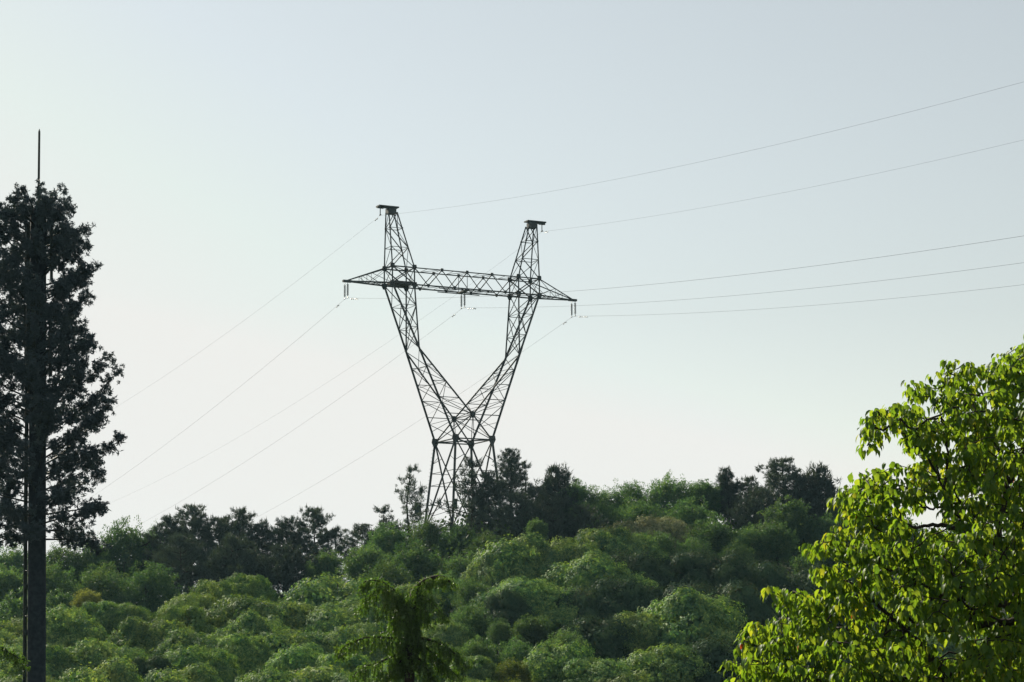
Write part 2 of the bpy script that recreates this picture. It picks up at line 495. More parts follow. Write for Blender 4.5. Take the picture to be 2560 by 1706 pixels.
# (px, py of the crown top, crown width px in the 2560-wide photo, crown kind, label, options)
TREES = [
 # ---- skyline, left half
 (40, 1352, 170, 'L0', 'green broadleaf tree on the skyline at the far left edge, behind the antenna mast', {'d': 205}),
 (155, 1348, 160, 'L1', 'green broadleaf tree on the skyline just right of the antenna mast trunk', {'d': 204}),
 (245, 1338, 130, 'L2', 'low rounded green tree filling the skyline dip right of the antenna mast', {'d': 205, 'hz': 1.4}),
 (318, 1287, 150, 'L0', 'tall light green tree with ragged top, first high crown right of the antenna mast', {'d': 205, 'hz': 1.45}),
 (385, 1312, 90, 'L3', 'small green tree tucked between the tall light green tree and the dark pines', {'d': 207, 'hz': 1.9}),
 (418, 1296, 100, 'P1', 'leftmost dark pine of the left pine row, beside the light green trees', {'d': 206}),
 (480, 1266, 120, 'P0', 'dark pine with a pointed spire, second high point of the left pine row', {'d': 205}),
 (545, 1296, 110, 'P2', 'dark flat topped pine between the two high spires of the left pine row', {'d': 205}),
 (600, 1276, 115, 'P1', 'dark pine under the lowest wire end in the middle of the left pine row', {'d': 206}),
 (655, 1312, 90, 'P0', 'shorter dark pine on the right shoulder of the left pine row', {'d': 205}),
 (715, 1300, 95, 'P1', 'dark pine with small pointed top left of the detached tall pine', {'d': 205}),
 (782, 1272, 120, 'P2', 'tall detached dark pine with see-through crown in the left skyline dip', {'d': 206}),
 (838, 1330, 90, 'P3', 'low thin pine right of the detached tall pine, sky showing through', {'d': 207}),
 (905, 1312, 100, 'P0', 'dark pine leaning over the dip left of the pylon hill', {'d': 207, 'hz': .7}),
 (960, 1270, 100, 'P3', 'sparse dark pine below the slender pine left of the pylon', {'d': 205, 'hz': .8}),
 (1026, 1168, 75, 'P3', 'slender sparse pine standing against the sky left of the pylon legs', {'d': 203}),
 (450, 1340, 150, 'P2', 'dark pine filling the lower left of the left pine row', {'d': 196}),
 (580, 1345, 160, 'P1', 'dark pine filling the lower middle of the left pine row', {'d': 196}),
 (710, 1365, 150, 'P2', 'dark pine low behind the sunlit camphor ridge on the left', {'d': 197}),
 (820, 1370, 110, 'L1', 'small dim broadleaf tree in the dip between pines and pylon hill', {'d': 198}),
 (120, 1400, 190, 'L3', 'shaded green tree below the skyline behind the antenna mast trunk', {'d': 190}),
 (20, 1405, 160, 'L2', 'shaded green tree below the skyline at the left frame edge', {'d': 190}),
 (260, 1400, 180, 'L1', 'shaded green tree in the hollow below the skyline right of the mast', {'d': 190}),
 (370, 1400, 170, 'L0', 'dark green tree in the deep hollow above the left camphor ridge', {'d': 188}),
 # ---- pylon hill
 (1178, 1150, 110, 'P3', 'sparse pine growing in front of the right pylon legs', {'d': 201}),
 (1222, 1182, 85, 'P1', 'bushy thin pine crossing the rightmost pylon leg', {'d': 202}),
 (1275, 1124, 82, 'P0', 'tallest dark pine, double tipped, just right of the pylon', {'d': 204}),
 (1312, 1160, 70, 'P3', 'dark pine with upright tip at the right shoulder of the tallest pine', {'d': 205}),
 (1345, 1218, 90, 'P2', 'low dark pine in the notch right of the tallest pine', {'d': 204}),
 (1395, 1172, 85, 'P4', 'dark pine with two thin candles left of the skyline broadleaf trees', {'d': 206}),
 (1180, 1255, 100, 'P3', 'dark pine crowding the foot of the pylon', {'d': 199}),
 (1290, 1235, 130, 'P2', 'broad dark pine below the tallest pine right of the pylon', {'d': 197}),
 (1380, 1250, 160, 'P1', 'dark pine mass on the slope below the skyline right of the pylon', {'d': 195}),
 (1450, 1265, 110, 'P0', 'dark pine at the left end of the shaded gap above the camphor domes', {'d': 196}),
 (1075, 1288, 120, 'L1', 'light green bushy tree directly below the left pylon legs', {'d': 197}),
 (1150, 1308, 120, 'L3', 'light green bushy tree below the pylon foot, right of centre', {'d': 195}),
 (985, 1300, 150, 'L0', 'pale green tree left of the pylon foot against the bright dip', {'d': 196}),
 (920, 1355, 130, 'L2', 'pale green tree at the left flank of the pylon hill beside the dip', {'d': 190}),
 (1215, 1325, 100, 'L1', 'green tree with large leaves right below the pylon pines', {'d': 190}),
 (1045, 1345, 190, 'L0', 'broad pale green tree on the slope centre below the pylon', {'d': 182}),
 (960, 1395, 160, 'L3', 'glossy leaved tree on the slope left of centre below the pylon', {'d': 175}),
 (1150, 1375, 140, 'L1', 'pale green tree left of the big camphor dome below the pylon', {'d': 178}),
 (1350, 1293, 70, 'L2', 'small teal green tree sticking up before the dark pine mass', {'d': 190}),
 # ---- skyline, right half
 (1440, 1192, 130, 'L0', 'light green airy tree on the skyline right of the two thin pine candles', {'d': 207}),
 (1505, 1212, 120, 'L1', 'low green tree in the skyline between the airy tree and the tall middle tree', {'d': 207}),
 (1565, 1202, 120, 'L3', 'green tree with upright shoots left of the tall middle skyline tree', {'d': 207}),
 (1668, 1180, 160, 'L0', 'tall green broadleaf tree, highest of the right skyline broadleaf row', {'d': 207}),
 (1760, 1193, 110, 'L2', 'green tree with ragged tufts right of the highest skyline broadleaf', {'d': 207}),
 (1817, 1174, 50, 'P4', 'narrow pointed dark conifer alone on the right skyline', {'d': 207}),
 (1870, 1196, 110, 'P2', 'rounded dark pine right of the narrow pointed conifer', {'d': 207}),
 (1955, 1148, 130, 'P2', 'tall dark pine with a leaning flat top, highest on the right skyline', {'d': 207, 'hz': .8}),
 (2045, 1172, 90, 'P4', 'dark pine with thin tips nearest the foreground branches', {'d': 207}),
 (2000, 1190, 110, 'P1', 'dark pine between the flat topped pine and the thin tipped pine', {'d': 206}),
 (1900, 1225, 150, 'P0', 'dark pine in the shade under the flat topped skyline pine', {'d': 201}),
 (2130, 1215, 160, 'L1', 'dim green tree seen through the foreground branches on the right skyline', {'d': 205}),
 (2230, 1270, 260, 'L0', 'dim green tree behind the foreground crown on the right', {'d': 200}),
 (2420, 1290, 260, 'L2', 'dim green tree behind the foreground crown at the right edge', {'d': 200}),
 (1600, 1240, 150, 'L1', 'green tree just above the beige flowering dome', {'d': 200}),
 (1490, 1250, 140, 'L3', 'green tree between the dark pines and the beige flowering dome', {'d': 200}),
 (1730, 1238, 170, 'L0', 'broad mid green tree right of the beige flowering dome', {'d': 196}),
 (1975, 1236, 150, 'W0', 'feathery light green tree under the flat topped skyline pine', {'d': 194}),
 (2065, 1280, 110, 'W0', 'small feathery green tree beside the foreground branches', {'d': 192}),
 # ---- middle right slope
 (1590, 1272, 210, 'C1', 'camphor dome with beige flowering top below the right skyline', {'mat': 'be', 'd': 190}),
 (1680, 1282, 120, 'C0', 'smaller beige topped dome touching the right of the flowering dome', {'mat': 'be', 'd': 191}),
 (1790, 1288, 150, 'L2', 'mid green rounded tree right of the smaller beige dome', {'d': 188}),
 (1880, 1305, 110, 'L1', 'green tree between the rounded tree and the feathery tree', {'d': 186}),
 (1940, 1300, 110, 'W0', 'low feathery tree below the large feathery tree on the right', {'d': 185}),
 (1730, 1340, 120, 'L3', 'green tree at the upper edge of the brownish oak slope', {'d': 180}),
 (1640, 1325, 110, 'L0', 'small green tree under the beige dome above the brown oaks', {'d': 181}),
 (1840, 1345, 130, 'L0', 'green tree on the right above the brown oaks', {'d': 179}),
 (2040, 1350, 170, 'L2', 'shaded tree above the brown oaks behind the foreground leaves', {'d': 180}),
 (1312, 1335, 230, 'C3', 'large camphor dome with sunlit rim at the centre of the hill', {'d': 172}),
 (1235, 1392, 120, 'C0', 'left shoulder dome of the large central camphor', {'d': 170}),
 (1425, 1340, 150, 'C2', 'camphor dome right of the large central dome', {'d': 174}),
 (1500, 1305, 160, 'C4', 'sunlit camphor dome rising toward the beige flowering dome', {'d': 177}),
 (1575, 1318, 170, 'C1', 'sunlit camphor dome directly below the beige flowering dome', {'d': 176}),
 (1490, 1380, 210, 'C3', 'shaded lower camphor under the sunlit domes right of centre', {'d': 165}),
 (1590, 1385, 190, 'O0', 'brownish oak under the sunlit camphors, leftmost of the upper oaks', {'d': 168}),
 (1700, 1368, 180, 'O1', 'rust tinted oak at the top of the brown slope', {'d': 172}),
 (1800, 1388, 170, 'O0', 'rust tinted oak with speckled leaves right of the topmost oak', {'d': 170}),
 (1910, 1388, 160, 'O1', 'pale brown oak, rightmost of the upper oaks before the foreground leaves', {'d': 171}),
 (2040, 1420, 180, 'O0', 'dim brown oak partly behind the foreground leaves', {'d': 168}),
 (1440, 1452, 180, 'O1', 'dark oak in the shaded hollow right of the central camphor dome', {'d': 158}),
 (1560, 1450, 190, 'O0', 'dark brown oak in the middle of the brown slope, left side', {'d': 158}),
 (1700, 1440, 200, 'O1', 'dark brown oak in the middle of the brown slope, above the pale dome', {'d': 160}),
 (1850, 1460, 200, 'O0', 'dark brown oak in the middle of the brown slope, right side', {'d': 158}),
 (1500, 1545, 190, 'O0', 'dark brown oak left of the large pale camphor dome', {'d': 145}),
 (1900, 1560, 200, 'O1', 'dark oak right of the large pale camphor dome by the foreground leaves', {'d': 146}),
 (2050, 1560, 240, 'O1', 'dark oak behind the lower foreground leaves', {'d': 148}),
 (1330, 1440, 190, 'C2', 'shaded camphor below the large central dome', {'d': 158, 'hz': .8}),
 # ---- centre hollow around the cedar
 (1105, 1425, 120, 'L1', 'loose glossy tree behind the right arch of the cedar top', {'d': 165}),
 (1185, 1440, 120, 'L0', 'glossy leaved tree between the cedar and the central camphor dome', {'d': 160}),
 (1015, 1450, 160, 'C4', 'bright camphor crown between the two arches of the cedar top', {'d': 162}),
 (1180, 1505, 130, 'L3', 'speckled glossy tree right of the cedar at mid height', {'d': 150}),
 (1280, 1478, 110, 'O0', 'small yellow tipped oak under the central camphor dome', {'d': 154}),
 (1335, 1530, 110, 'L2', 'teal green tree with upright tufts in the lower centre right', {'d': 145}),
 (1420, 1572, 110, 'L3', 'small dim tree behind the bright lower right camphor dome', {'d': 141}),
 (1250, 1545, 70, 'L1', 'narrow pale tree right of the cedar in the lower centre', {'d': 144}),
 (1120, 1540, 120, 'C1', 'small camphor partly behind the right side of the cedar', {'d': 148}),
 (1195, 1585, 130, 'L0', 'glossy speckled shrub like tree low right of the cedar', {'d': 138}),
 (1300, 1590, 130, 'L1', 'grey green tree above the yellow tinged tree', {'d': 138}),
 (1105, 1598, 100, 'C0', 'sunlit camphor crown touching the cedar on its right', {'d': 136}),
 (1190, 1632, 120, 'C4', 'low camphor crown between the cedar and the yellow tinged tree', {'d': 128}),
 (1275, 1640, 110, 'L2', 'tree with yellow and orange leaves left of the bright lower dome', {'mat': 'orr', 'd': 126}),
 (1385, 1602, 190, 'C3', 'bright camphor dome at the lower centre right, top of the falling ridge', {'d': 130}),
 (1490, 1632, 140, 'C1', 'bright camphor dome halfway down the falling ridge, lower right', {'d': 127}),
 (1555, 1682, 130, 'C2', 'camphor dome at the foot of the falling ridge by the bottom edge', {'d': 124}),
 (1180, 1690, 140, 'C2', 'camphor top at the bottom edge right of the cedar', {'d': 118}),
 (1290, 1695, 120, 'L3', 'yellow green tree top at the bottom edge under the orange tinged tree', {'mat': 'orr', 'd': 117}),
 (1690, 1476, 240, 'C3', 'large pale camphor dome standing alone on the lower right slope', {'d': 148}),
 (1610, 1520, 130, 'C0', 'left shoulder dome of the large pale camphor on the right slope', {'d': 146}),
 (1640, 1600, 200, 'C1', 'shaded camphor below the large pale dome', {'d': 134}),
 (1780, 1600, 200, 'O0', 'shaded oak below the large pale dome beside the foreground leaves', {'d': 134}),
 (2000, 1650, 300, 'O1', 'dark oak at the bottom behind the foreground leaves', {'d': 125}),
 (2325, 1570, 260, 'C3', 'camphor glimpsed through the gap low in the foreground crown', {'d': 140}),
 (2500, 1560, 260, 'C1', 'camphor glimpsed at the right edge behind the foreground branches', {'d': 142}),
 # ---- left camphor ridge, upper rows
 (845, 1412, 268, 'C1', 'large camphor dome at the right end of the left sunlit ridge', {'d': 172}),
 (630, 1430, 122, 'C4', 'reddish tipped camphor top at the highest point of the left ridge', {'mat': 'c2', 'd': 173}),
 (555, 1440, 158, 'C4', 'yellowish camphor where the left ridge crest starts to fall away', {'mat': 'c2', 'd': 171}),
 (490, 1470, 158, 'C0', 'yellowish camphor on the falling left crest above the dark hollow', {'mat': 'c2', 'd': 166}),
 (640, 1472, 231, 'C1', 'wide camphor dome in the second row of the left ridge', {'mat': 'c2', 'd': 164}),
 (740, 1492, 183, 'C4', 'camphor dome in the second row beneath the large ridge end dome', {'d': 160}),
 (835, 1512, 195, 'C2', 'camphor dome with light rim in the second row, right end', {'d': 157}),
 (450, 1502, 146, 'C4', 'camphor dome under the falling crest, left of the second row', {'mat': 'c2', 'd': 160}),
 (920, 1547, 122, 'C0', 'small bright camphor dome left of the cedar stem', {'d': 153}),
 (905, 1500, 183, 'C3', 'shaded camphor behind the left arch of the cedar', {'d': 160, 'hz': .8}),
 (625, 1530, 170, 'C3', 'dim camphor with a yellow peak in the middle of the left slope', {'d': 153}),
 (725, 1555, 195, 'C1', 'shaded camphor in the dark band of the left slope', {'d': 149}),
 (845, 1562, 158, 'C2', 'camphor with a lit corner in the dark band, right side', {'d': 149}),
 # ---- left middle, around the mast
 (65, 1466, 190, 'W0', 'pale grey green feathery tree left behind the mast trunk', {'d': 168}),
 (150, 1470, 120, 'W0', 'pale grey green feathery tree right behind the mast trunk', {'d': 168}),
 (218, 1468, 75, 'L2', 'small tree with sparse yellow leaves right of the mast trunk', {'mat': 'ye', 'd': 165}),
 (265, 1495, 109, 'C4', 'rounded camphor below the small yellow leaved tree', {'d': 161}),
 (320, 1500, 97, 'C0', 'little camphor at the upper left of the camphor slope by the hollow', {'d': 160}),
 (180, 1510, 170, 'C2', 'camphor dome right of the mast, below the pale feathery tree', {'d': 157}),
 (30, 1532, 183, 'C4', 'bright camphor at the left frame edge, upper of two', {'d': 154}),
 (330, 1545, 170, 'C3', 'shaded camphor dome in the middle of the lower left slope', {'d': 150}),
 (410, 1545, 158, 'C2', 'camphor dome with light left rim, centre of the lower left slope', {'d': 150}),
 (35, 1566, 183, 'C1', 'bright camphor at the left frame edge, lower of two', {'d': 146}),
 (60, 1610, 183, 'C2', 'camphor at the lower left behind the cable ladder', {'d': 137}),
 (155, 1602, 183, 'C4', 'sunlit camphor right of the mast low on the left', {'d': 139}),
 (262, 1590, 183, 'C0', 'dim camphor low on the left between two sunlit crowns', {'d': 141}),
 (510, 1570, 158, 'C0', 'round camphor crown above the lower left hollow', {'d': 144}),
 (590, 1578, 146, 'C4', 'twin topped camphor with bright rim in the lower middle left', {'d': 143}),
 (465, 1610, 146, 'C2', 'lone rounded camphor with bright rim above the bottom edge', {'d': 137}),
 (380, 1630, 100, 'O1', 'brownish bare looking tree in the dark gap of the lower left', {'d': 133}),
 (765, 1608, 183, 'C3', 'highest camphor of the bright lower row left of the cedar', {'d': 134}),
 (850, 1622, 158, 'C4', 'camphor of the bright lower row, right end by the cedar branch', {'d': 132}),
 (260, 1650, 231, 'C3', 'dark camphor at the bottom left right of the mast', {'d': 127}),
 (90, 1668, 207, 'C1', 'dark camphor at the bottom left behind the mast', {'d': 124}),
 (470, 1660, 207, 'C3', 'dark camphor at the bottom in the lower left centre', {'d': 126}),
 (690, 1668, 207, 'C2', 'lowest bright camphor at the bottom edge, left of two', {'d': 122}),
 (800, 1655, 207, 'C4', 'lowest bright camphor at the bottom edge, middle of the row', {'d': 123}),
 (905, 1668, 183, 'C1', 'camphor at the bottom edge left of the cedar skirt', {'d': 121}),
 (1000, 1650, 170, 'C3', 'camphor hidden behind the cedar trunk', {'d': 124}),
]
def plant(px, py, w, key, label, mat=None, H=None, d=None, group=None, hz=1.0):
    kind = key[0]
    H = H or {'C': 8.5, 'L': 9.0, 'W': 8.5, 'O': 8.0, 'P': 10.5}[kind]
    if d is None:
        best = None
        for dd in np.arange(104, 214, .5):
            p = P(px, py, dd)
            e = abs(p.z - Gf(p.x, dd) - H)
            if best is None or e < best[0]: best = (e, dd)
        d = best[1]
    top = P(px, py, d)
    gz = Gf(top.x, d) - .15
    root = empty(NAMES[kind], (top.x, d, gz))
    me, cw = CR[key]
    s = (w * d / F) / cw
    hh = top.z - gz
    c = bpy.data.objects.new("crown", me); C.objects.link(c); c.parent = root
    zs = s * hz if kind != 'P' else max(s * hz, .8)
    if kind in 'CO': s *= 1.32; zs = s * hz * trng.uniform(.95, 1.3)
    rz = trng.uniform(0, 6.28); tl = .14 if kind in 'CLO' else .03
    c.location = (0, 0, hh); c.scale = (s * trng.uniform(.9, 1.12), s, zs); c.rotation_euler = (trng.uniform(-tl, tl), trng.uniform(-tl, tl), rz)
    if mat is not None:
        c.material_slots[0].link = 'OBJECT'; c.material_slots[0].material = mat
    t = bpy.data.objects.new("trunk", PW[key] if kind == 'P' else trng.choice(TR)); C.objects.link(t); t.parent = root
    if kind == 'P':
        t.location = (0, 0, hh); t.scale = (s, s, max(zs, hh / 6.0 if hh > 6 * zs else zs)); t.rotation_euler = (0, 0, rz)
        t.scale = (s, s, zs)
        # lower bole down to the ground
        if hh > 5.5 * zs:
            T = Tubes(); T.add([(0, 0, -.3), (.05, 0, hh * .3), (0, 0, hh - 5.5 * zs + .6)], [.2, .16, .11 * s + .02], 7)
            b = link("bole", T.build("bole"), root, [M_bark])
    else:
        t.scale = (hh, hh, hh)
    tag(root, label, 'tree', group or {'C': 'camphor trees on the hillside', 'L': 'broadleaf trees on the hillside', 'W': 'feathery trees on the hillside',
        'O': 'brownish oaks on the right slope', 'P': 'pines along the ridge'}[kind])
    return root
MATS = dict(c2=M_camphor2, be=M_beige, ye=M_yellow, br=M_brown, orr=M_orange)
for row in TREES:
    px, py, w, key, label = row[:5]
    kw = row[5] if len(row) > 5 else {}
    kw = dict(kw)
    if 'mat' in kw: kw['mat'] = MATS[kw['mat']]
    plant(px, py, w, key, label, **kw)

# ------------------------------------------------------------------ lattice pylon
# local axes: u along the crossarm (right, slightly away), v along the line (towards the camera), w up from the waist ring
psi, PX, PD, PZ = .4723, -5.025, 207.94, 22.673 + CAM_Z
cu, su = math.cos(psi), math.sin(psi)
def TP(u, v, w): return Vector((PX + u * cu + v * su, PD + u * su - v * cu, PZ + w))
AU, AV, ZEL, UEL, VEL = 2.05, 2.45, 9.07, 5.68, 1.6
ZLC, UI, UO, VB, ZUC = 15.63, 5.94, 8.38, 1.03, 17.36
ZT, ZL1, ZL2, ZPK, UTI, UTO, VT, UTIP = 15.58, 19.43, 21.44, 23.1, 7.59, 8.5, .38, 13.1
ZV, VV, ZG, AG, GV = 2.52, 2.2, -8.9, 2.85, 3.35
base = TP(0, 0, 0); bz = PZ + ZG - .1
pylon = empty("pylon", (base.x, base.y, bz))
tag(pylon, 'dark steel lattice pylon with a wide crossarm and two peaks on the hilltop', 'pylon')
O0 = Vector((base.x, base.y, bz))
def Q(u, v, w): return TP(u, v, w) - O0
def lerp(a, b, t): return a + (b - a) * t
def part(name, st, label=None, parent=pylon, mat=None):
    o = link(name, st.build(name), parent, [mat or M_steel])
    if label: o['label'] = label
    return o
def gus(S, p, s, axis='u', th=.03):
    """gusset plate (kite) standing in the face across v or u"""
    ax = Vector((cu, su, 0)) if axis == 'u' else Vector((su, -cu, 0))
    n = Vector((su, -cu, 0)) if axis == 'u' else Vector((cu, su, 0))
    k = len(S.v)
    h = s * .5
    prof = [(-h * .8, h), (h * .8, h), (h, 0), (h * .45, -h * 1.1), (-h * .45, -h * 1.1), (-h, 0)]
    for sg in (-1, 1):
        for q in prof: S.v.append(p + ax * q[0] + Vector((0, 0, q[1])) + n * sg * th)
    m = len(prof)
    for i in range(m):
        j = (i + 1) % m
        S.f.append((k + i, k + j, k + m + j, k + m + i))
    S.f.append(tuple(range(k, k + m))[::-1]); S.f.append(tuple(range(k + m, k + 2 * m)))

def face(S, a, b, w=.06, pat='zig', horiz=True, hw=None):
    """brace between two chords given as equal-length point lists"""
    n = len(a)
    for i in range(n):
        if horiz and 0 < i < n - 1: S.angle(a[i], b[i], hw or w)
    for i in range(n - 1):
        if pat == 'x':
            S.angle(a[i], b[i + 1], w); S.angle(b[i], a[i + 1], w)
        elif (i % 2 == 0) == (pat == 'zig'):
            S.angle(a[i], b[i + 1], w)
        else:
            S.angle(b[i], a[i + 1], w)
def chord(p, q, ts): return [lerp(p, q, t) for t in ts]

# legs and their bracing
W4 = {'fl': (-1, -1), 'nl': (-1, 1), 'fr': (1, -1), 'nr': (1, 1)}
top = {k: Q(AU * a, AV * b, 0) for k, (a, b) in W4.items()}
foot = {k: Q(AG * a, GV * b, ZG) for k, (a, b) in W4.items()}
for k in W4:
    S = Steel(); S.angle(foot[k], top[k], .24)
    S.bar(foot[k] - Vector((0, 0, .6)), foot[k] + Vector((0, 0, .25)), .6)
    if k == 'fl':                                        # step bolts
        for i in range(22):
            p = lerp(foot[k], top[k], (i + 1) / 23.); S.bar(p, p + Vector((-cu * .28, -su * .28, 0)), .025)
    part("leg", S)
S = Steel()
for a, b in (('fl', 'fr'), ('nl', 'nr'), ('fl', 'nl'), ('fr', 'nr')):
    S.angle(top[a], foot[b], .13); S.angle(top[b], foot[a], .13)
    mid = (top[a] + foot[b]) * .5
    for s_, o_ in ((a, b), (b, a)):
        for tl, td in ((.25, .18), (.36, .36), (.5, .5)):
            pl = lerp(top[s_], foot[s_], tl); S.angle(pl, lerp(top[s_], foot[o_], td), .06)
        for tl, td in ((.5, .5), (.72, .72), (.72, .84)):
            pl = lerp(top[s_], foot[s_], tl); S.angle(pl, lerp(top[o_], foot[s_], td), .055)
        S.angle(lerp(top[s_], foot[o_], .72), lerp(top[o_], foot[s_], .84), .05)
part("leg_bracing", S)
# waist ring with gussets and V node
S = Steel()
for a, b in (('fl', 'fr'), ('nl', 'nr'), ('fl', 'nl'), ('fr', 'nr'), ('fl', 'nr'), ('fr', 'nl')):
    S.angle(top[a], top[b], .13)
for k in W4: gus(S, top[k], .8)
Vf, Vn = Q(0, -VV, ZV), Q(0, VV, ZV)
S.angle(Vf, Vn, .09)
gus(S, Vf, .6); gus(S, Vn, .62)
for a in (-1, 1):
    for v, Vp in ((-1, Vf), (1, Vn)):
        S.angle(Vp, Q(a * AU, v * AV, 0), .15)           # the inner chords cross here and end at the far corners
        t = ZV / ZEL
        S.angle(Vp, Q(a * (AU + (UEL - AU) * t), v * (AV + (VEL - AV) * t), ZV), .07)
S.angle(Vf, top['nl'], .07); S.angle(Vf, top['nr'], .07); S.angle(Vn, top['fl'], .07); S.angle(Vn, top['fr'], .07)
for v in (-1, 1):
    S.angle(Q(0, v * (VV + .1), ZV), Q(0, v * AV, 0), .06)
part("waist_ring", S)

for sg in (-1, 1):
    # lower arm: elbow to waist
    S = Steel()
    Ef, En = Q(sg * UEL, -VEL, ZEL), Q(sg * UEL, VEL, ZEL)
    Of, On = Q(sg * AU, -AV, 0), Q(sg * AU, AV, 0)
    for e, o, vn in ((Ef, Of, Vf), (En, On, Vn)):
        S.angle(e, o, .2); S.angle(e, vn, .17)
    ts = [0, .18, .36, .54, .72]
    tq = [0, .25, .5, .75, 1.0]
    for e, o, vn in ((Ef, Of, Vf), (En, On, Vn)):
        oc, ic = chord(e, o, ts), chord(e, vn, tq)
        face(S, oc, ic, .07, 'zag'); 
        S.angle(oc[4], vn, .07); S.angle(vn, lerp(e, o, .88), .06)
        for q in range(1, 4):
            S.angle(oc[q], lerp(ic[q], ic[q + 1], .5), .045)
    tt = [0, .2, .4, .6, .8, 1.0]
    face(S, chord(Ef, Of, tt), chord(En, On, tt), .055, 'zig', hw=.05)
    face(S, chord(Ef, Vf, tq), chord(En, Vn, tq), .055, 'zag', hw=.05)
    # doubled splice plates at the elbow
    for e, o in ((Ef, Of), (En, On)):
        d = (o - e).normalized()
        S.bar(e - d * .9, e + d * 1.0, .34, .2)
    part("lower_arm", S)
    # upper arm: elbow to crossarm, two triangular faces
    S = Steel()
    Lof, Lon, Lif, Lin = Q(sg * UO, -VB, ZLC), Q(sg * UO, VB, ZLC), Q(sg * UI, -VB, ZLC), Q(sg * UI, VB, ZLC)
    for a, b in ((Ef, Lof), (En, Lon)): S.angle(a, b, .2)
    for a, b in ((Ef, Lif), (En, Lin)): S.angle(a, b, .15)
    ts = [0, .33, .67, 1.0]
    face(S, chord(Lof, Ef, ts), chord(Lif, Ef, ts), .08, 'zig', hw=.06)
    face(S, chord(Lon, En, ts), chord(Lin, En, ts), .08, 'zig', hw=.06)
    face(S, chord(Lof, Ef, ts), chord(Lon, En, ts), .07, 'x', hw=.055)
    face(S, chord(Lif, Ef, ts), chord(Lin, En, ts), .06, 'x', hw=.055)
    part("upper_arm", S)
    # box between lower and upper chords + arm tip
    S = Steel()
    U4 = {(o, v): (Q(sg * (UO if o else UI), v * VB, ZLC), Q(sg * (UO if o else UI), v * VB, ZUC)) for o in (0, 1) for v in (-1, 1)}
    for k, (l, h) in U4.items():
        S.angle(l, h, .14); gus(S, l - Vector((0, 0, .06)), .6); gus(S, h + Vector((0, 0, .05)), .5)
    for v in (-1, 1):
        for a, b in ((0, 1), (1, 0)):
            S.angle(U4[(a, v)][0], U4[(b, v)][1], .1)
        S.angle(U4[(0, v)][0], U4[(1, v)][0], .15); S.angle(U4[(0, v)][1], U4[(1, v)][1], .12)
    for o in (0, 1):
        S.angle(U4[(o, -1)][0], U4[(o, 1)][1], .07); S.angle(U4[(o, 1)][0], U4[(o, -1)][1], .07)
        S.angle(U4[(o, -1)][0], U4[(o, 1)][0], .09); S.angle(U4[(o, -1)][1], U4[(o, 1)][1], .09)
    S.angle(U4[(0, -1)][0], U4[(1, 1)][0], .06); S.angle(U4[(0, -1)][1], U4[(1, 1)][1], .06)
    if sg < 0:                                          # work platform lying in the left box
        S.bar(Q(-UO + .25, 0, ZLC + .16), Q(-UI - .1, 0, ZLC + .16), 1.5, .3)
    part("crossarm_box", S, 'crossarm box carrying a small work platform' if sg < 0 else None)
    S = Steel()
    tip = Q(sg * UTIP, 0, ZT)
    for v in (-1, 1):
        l, h = U4[(1, v)]
        S.angle(l, tip, .14); S.angle(h, tip, .11)
        for t in (.45, .65): S.angle(lerp(l, tip, t), lerp(h, tip, t), .045)
        S.angle(l, lerp(h, tip, .45), .045); S.angle(lerp(l, tip, .45), lerp(h, tip, .65), .04)
        S.angle(lerp(l, tip, .45), h, .04)
    for t in (.2, .45, .65, .8):
        S.angle(lerp(U4[(1, -1)][0], tip, t), lerp(U4[(1, 1)][0], tip, t), .05)
    S.angle(U4[(1, -1)][0], lerp(U4[(1, 1)][0], tip, .45), .05); S.angle(U4[(1, 1)][0], lerp(U4[(1, -1)][0], tip, .45), .05)
    S.bar(lerp(Q(sg * UO, 0, ZT), tip, .86), tip + (tip - Q(sg * UO, 0, ZT)).normalized() * .25, .35, .22)
    part("crossarm_tip", S)
    # peak
    S = Steel()
    def pk(o, v, w):
        t = (w - ZUC) / (ZPK - ZUC)
        return Q(sg * lerp(UO if o else UI, UTO if o else UTI, t), v * lerp(VB, VT, t), w)
    lv = [ZUC, ZL1, ZL2, ZPK]
    for o in (0, 1):
        for v in (-1, 1):
            S.angle(pk(o, v, ZUC), pk(o, v, ZPK), .13)
            gus(S, pk(o, v, ZL2), .22)
    for v in (-1, 1):
        face(S, [pk(1, v, w) for w in lv], [pk(0, v, w) for w in lv], .08, 'zig' if v < 0 else 'zig', hw=.06)
    for i in range(3):
        S.angle(pk(0, 1, lv[i]), pk(1, 1, lv[i + 1]), .06)
    for o in (0, 1):
        face(S, [pk(o, -1, w) for w in lv], [pk(o, 1, w) for w in lv], .06, 'zig', hw=.06)
    part("peak", S)
    S = Steel()
    c0 = Q(sg * (UTI + .1), 0, ZPK + .1); c1 = Q(sg * (UTO + .05), 0, ZPK + .1)
    S.bar(c0, c1, .85, .55)
    S.bar(Q(sg * (UTI - .2), 0, ZPK + .52), Q(sg * (UTO + 1.1), 0, ZPK + .52), .9, .13)
    S.bar(Q(sg * (UTO + .45), 0, ZPK + .38), Q(sg * (UTO + 1.15), 0, ZPK + .40), .22, .16)
    S.bar(Q(sg * (UTO + .8), 0, ZPK + .4), Q(sg * (UTO + .8), 0, ZPK - .35), .09)
    S.bar(Q(sg * (UTO + .8), -.16, ZPK - .38), Q(sg * (UTO + .8), .16, ZPK - .38), .1)
    part("peak_bracket", S)
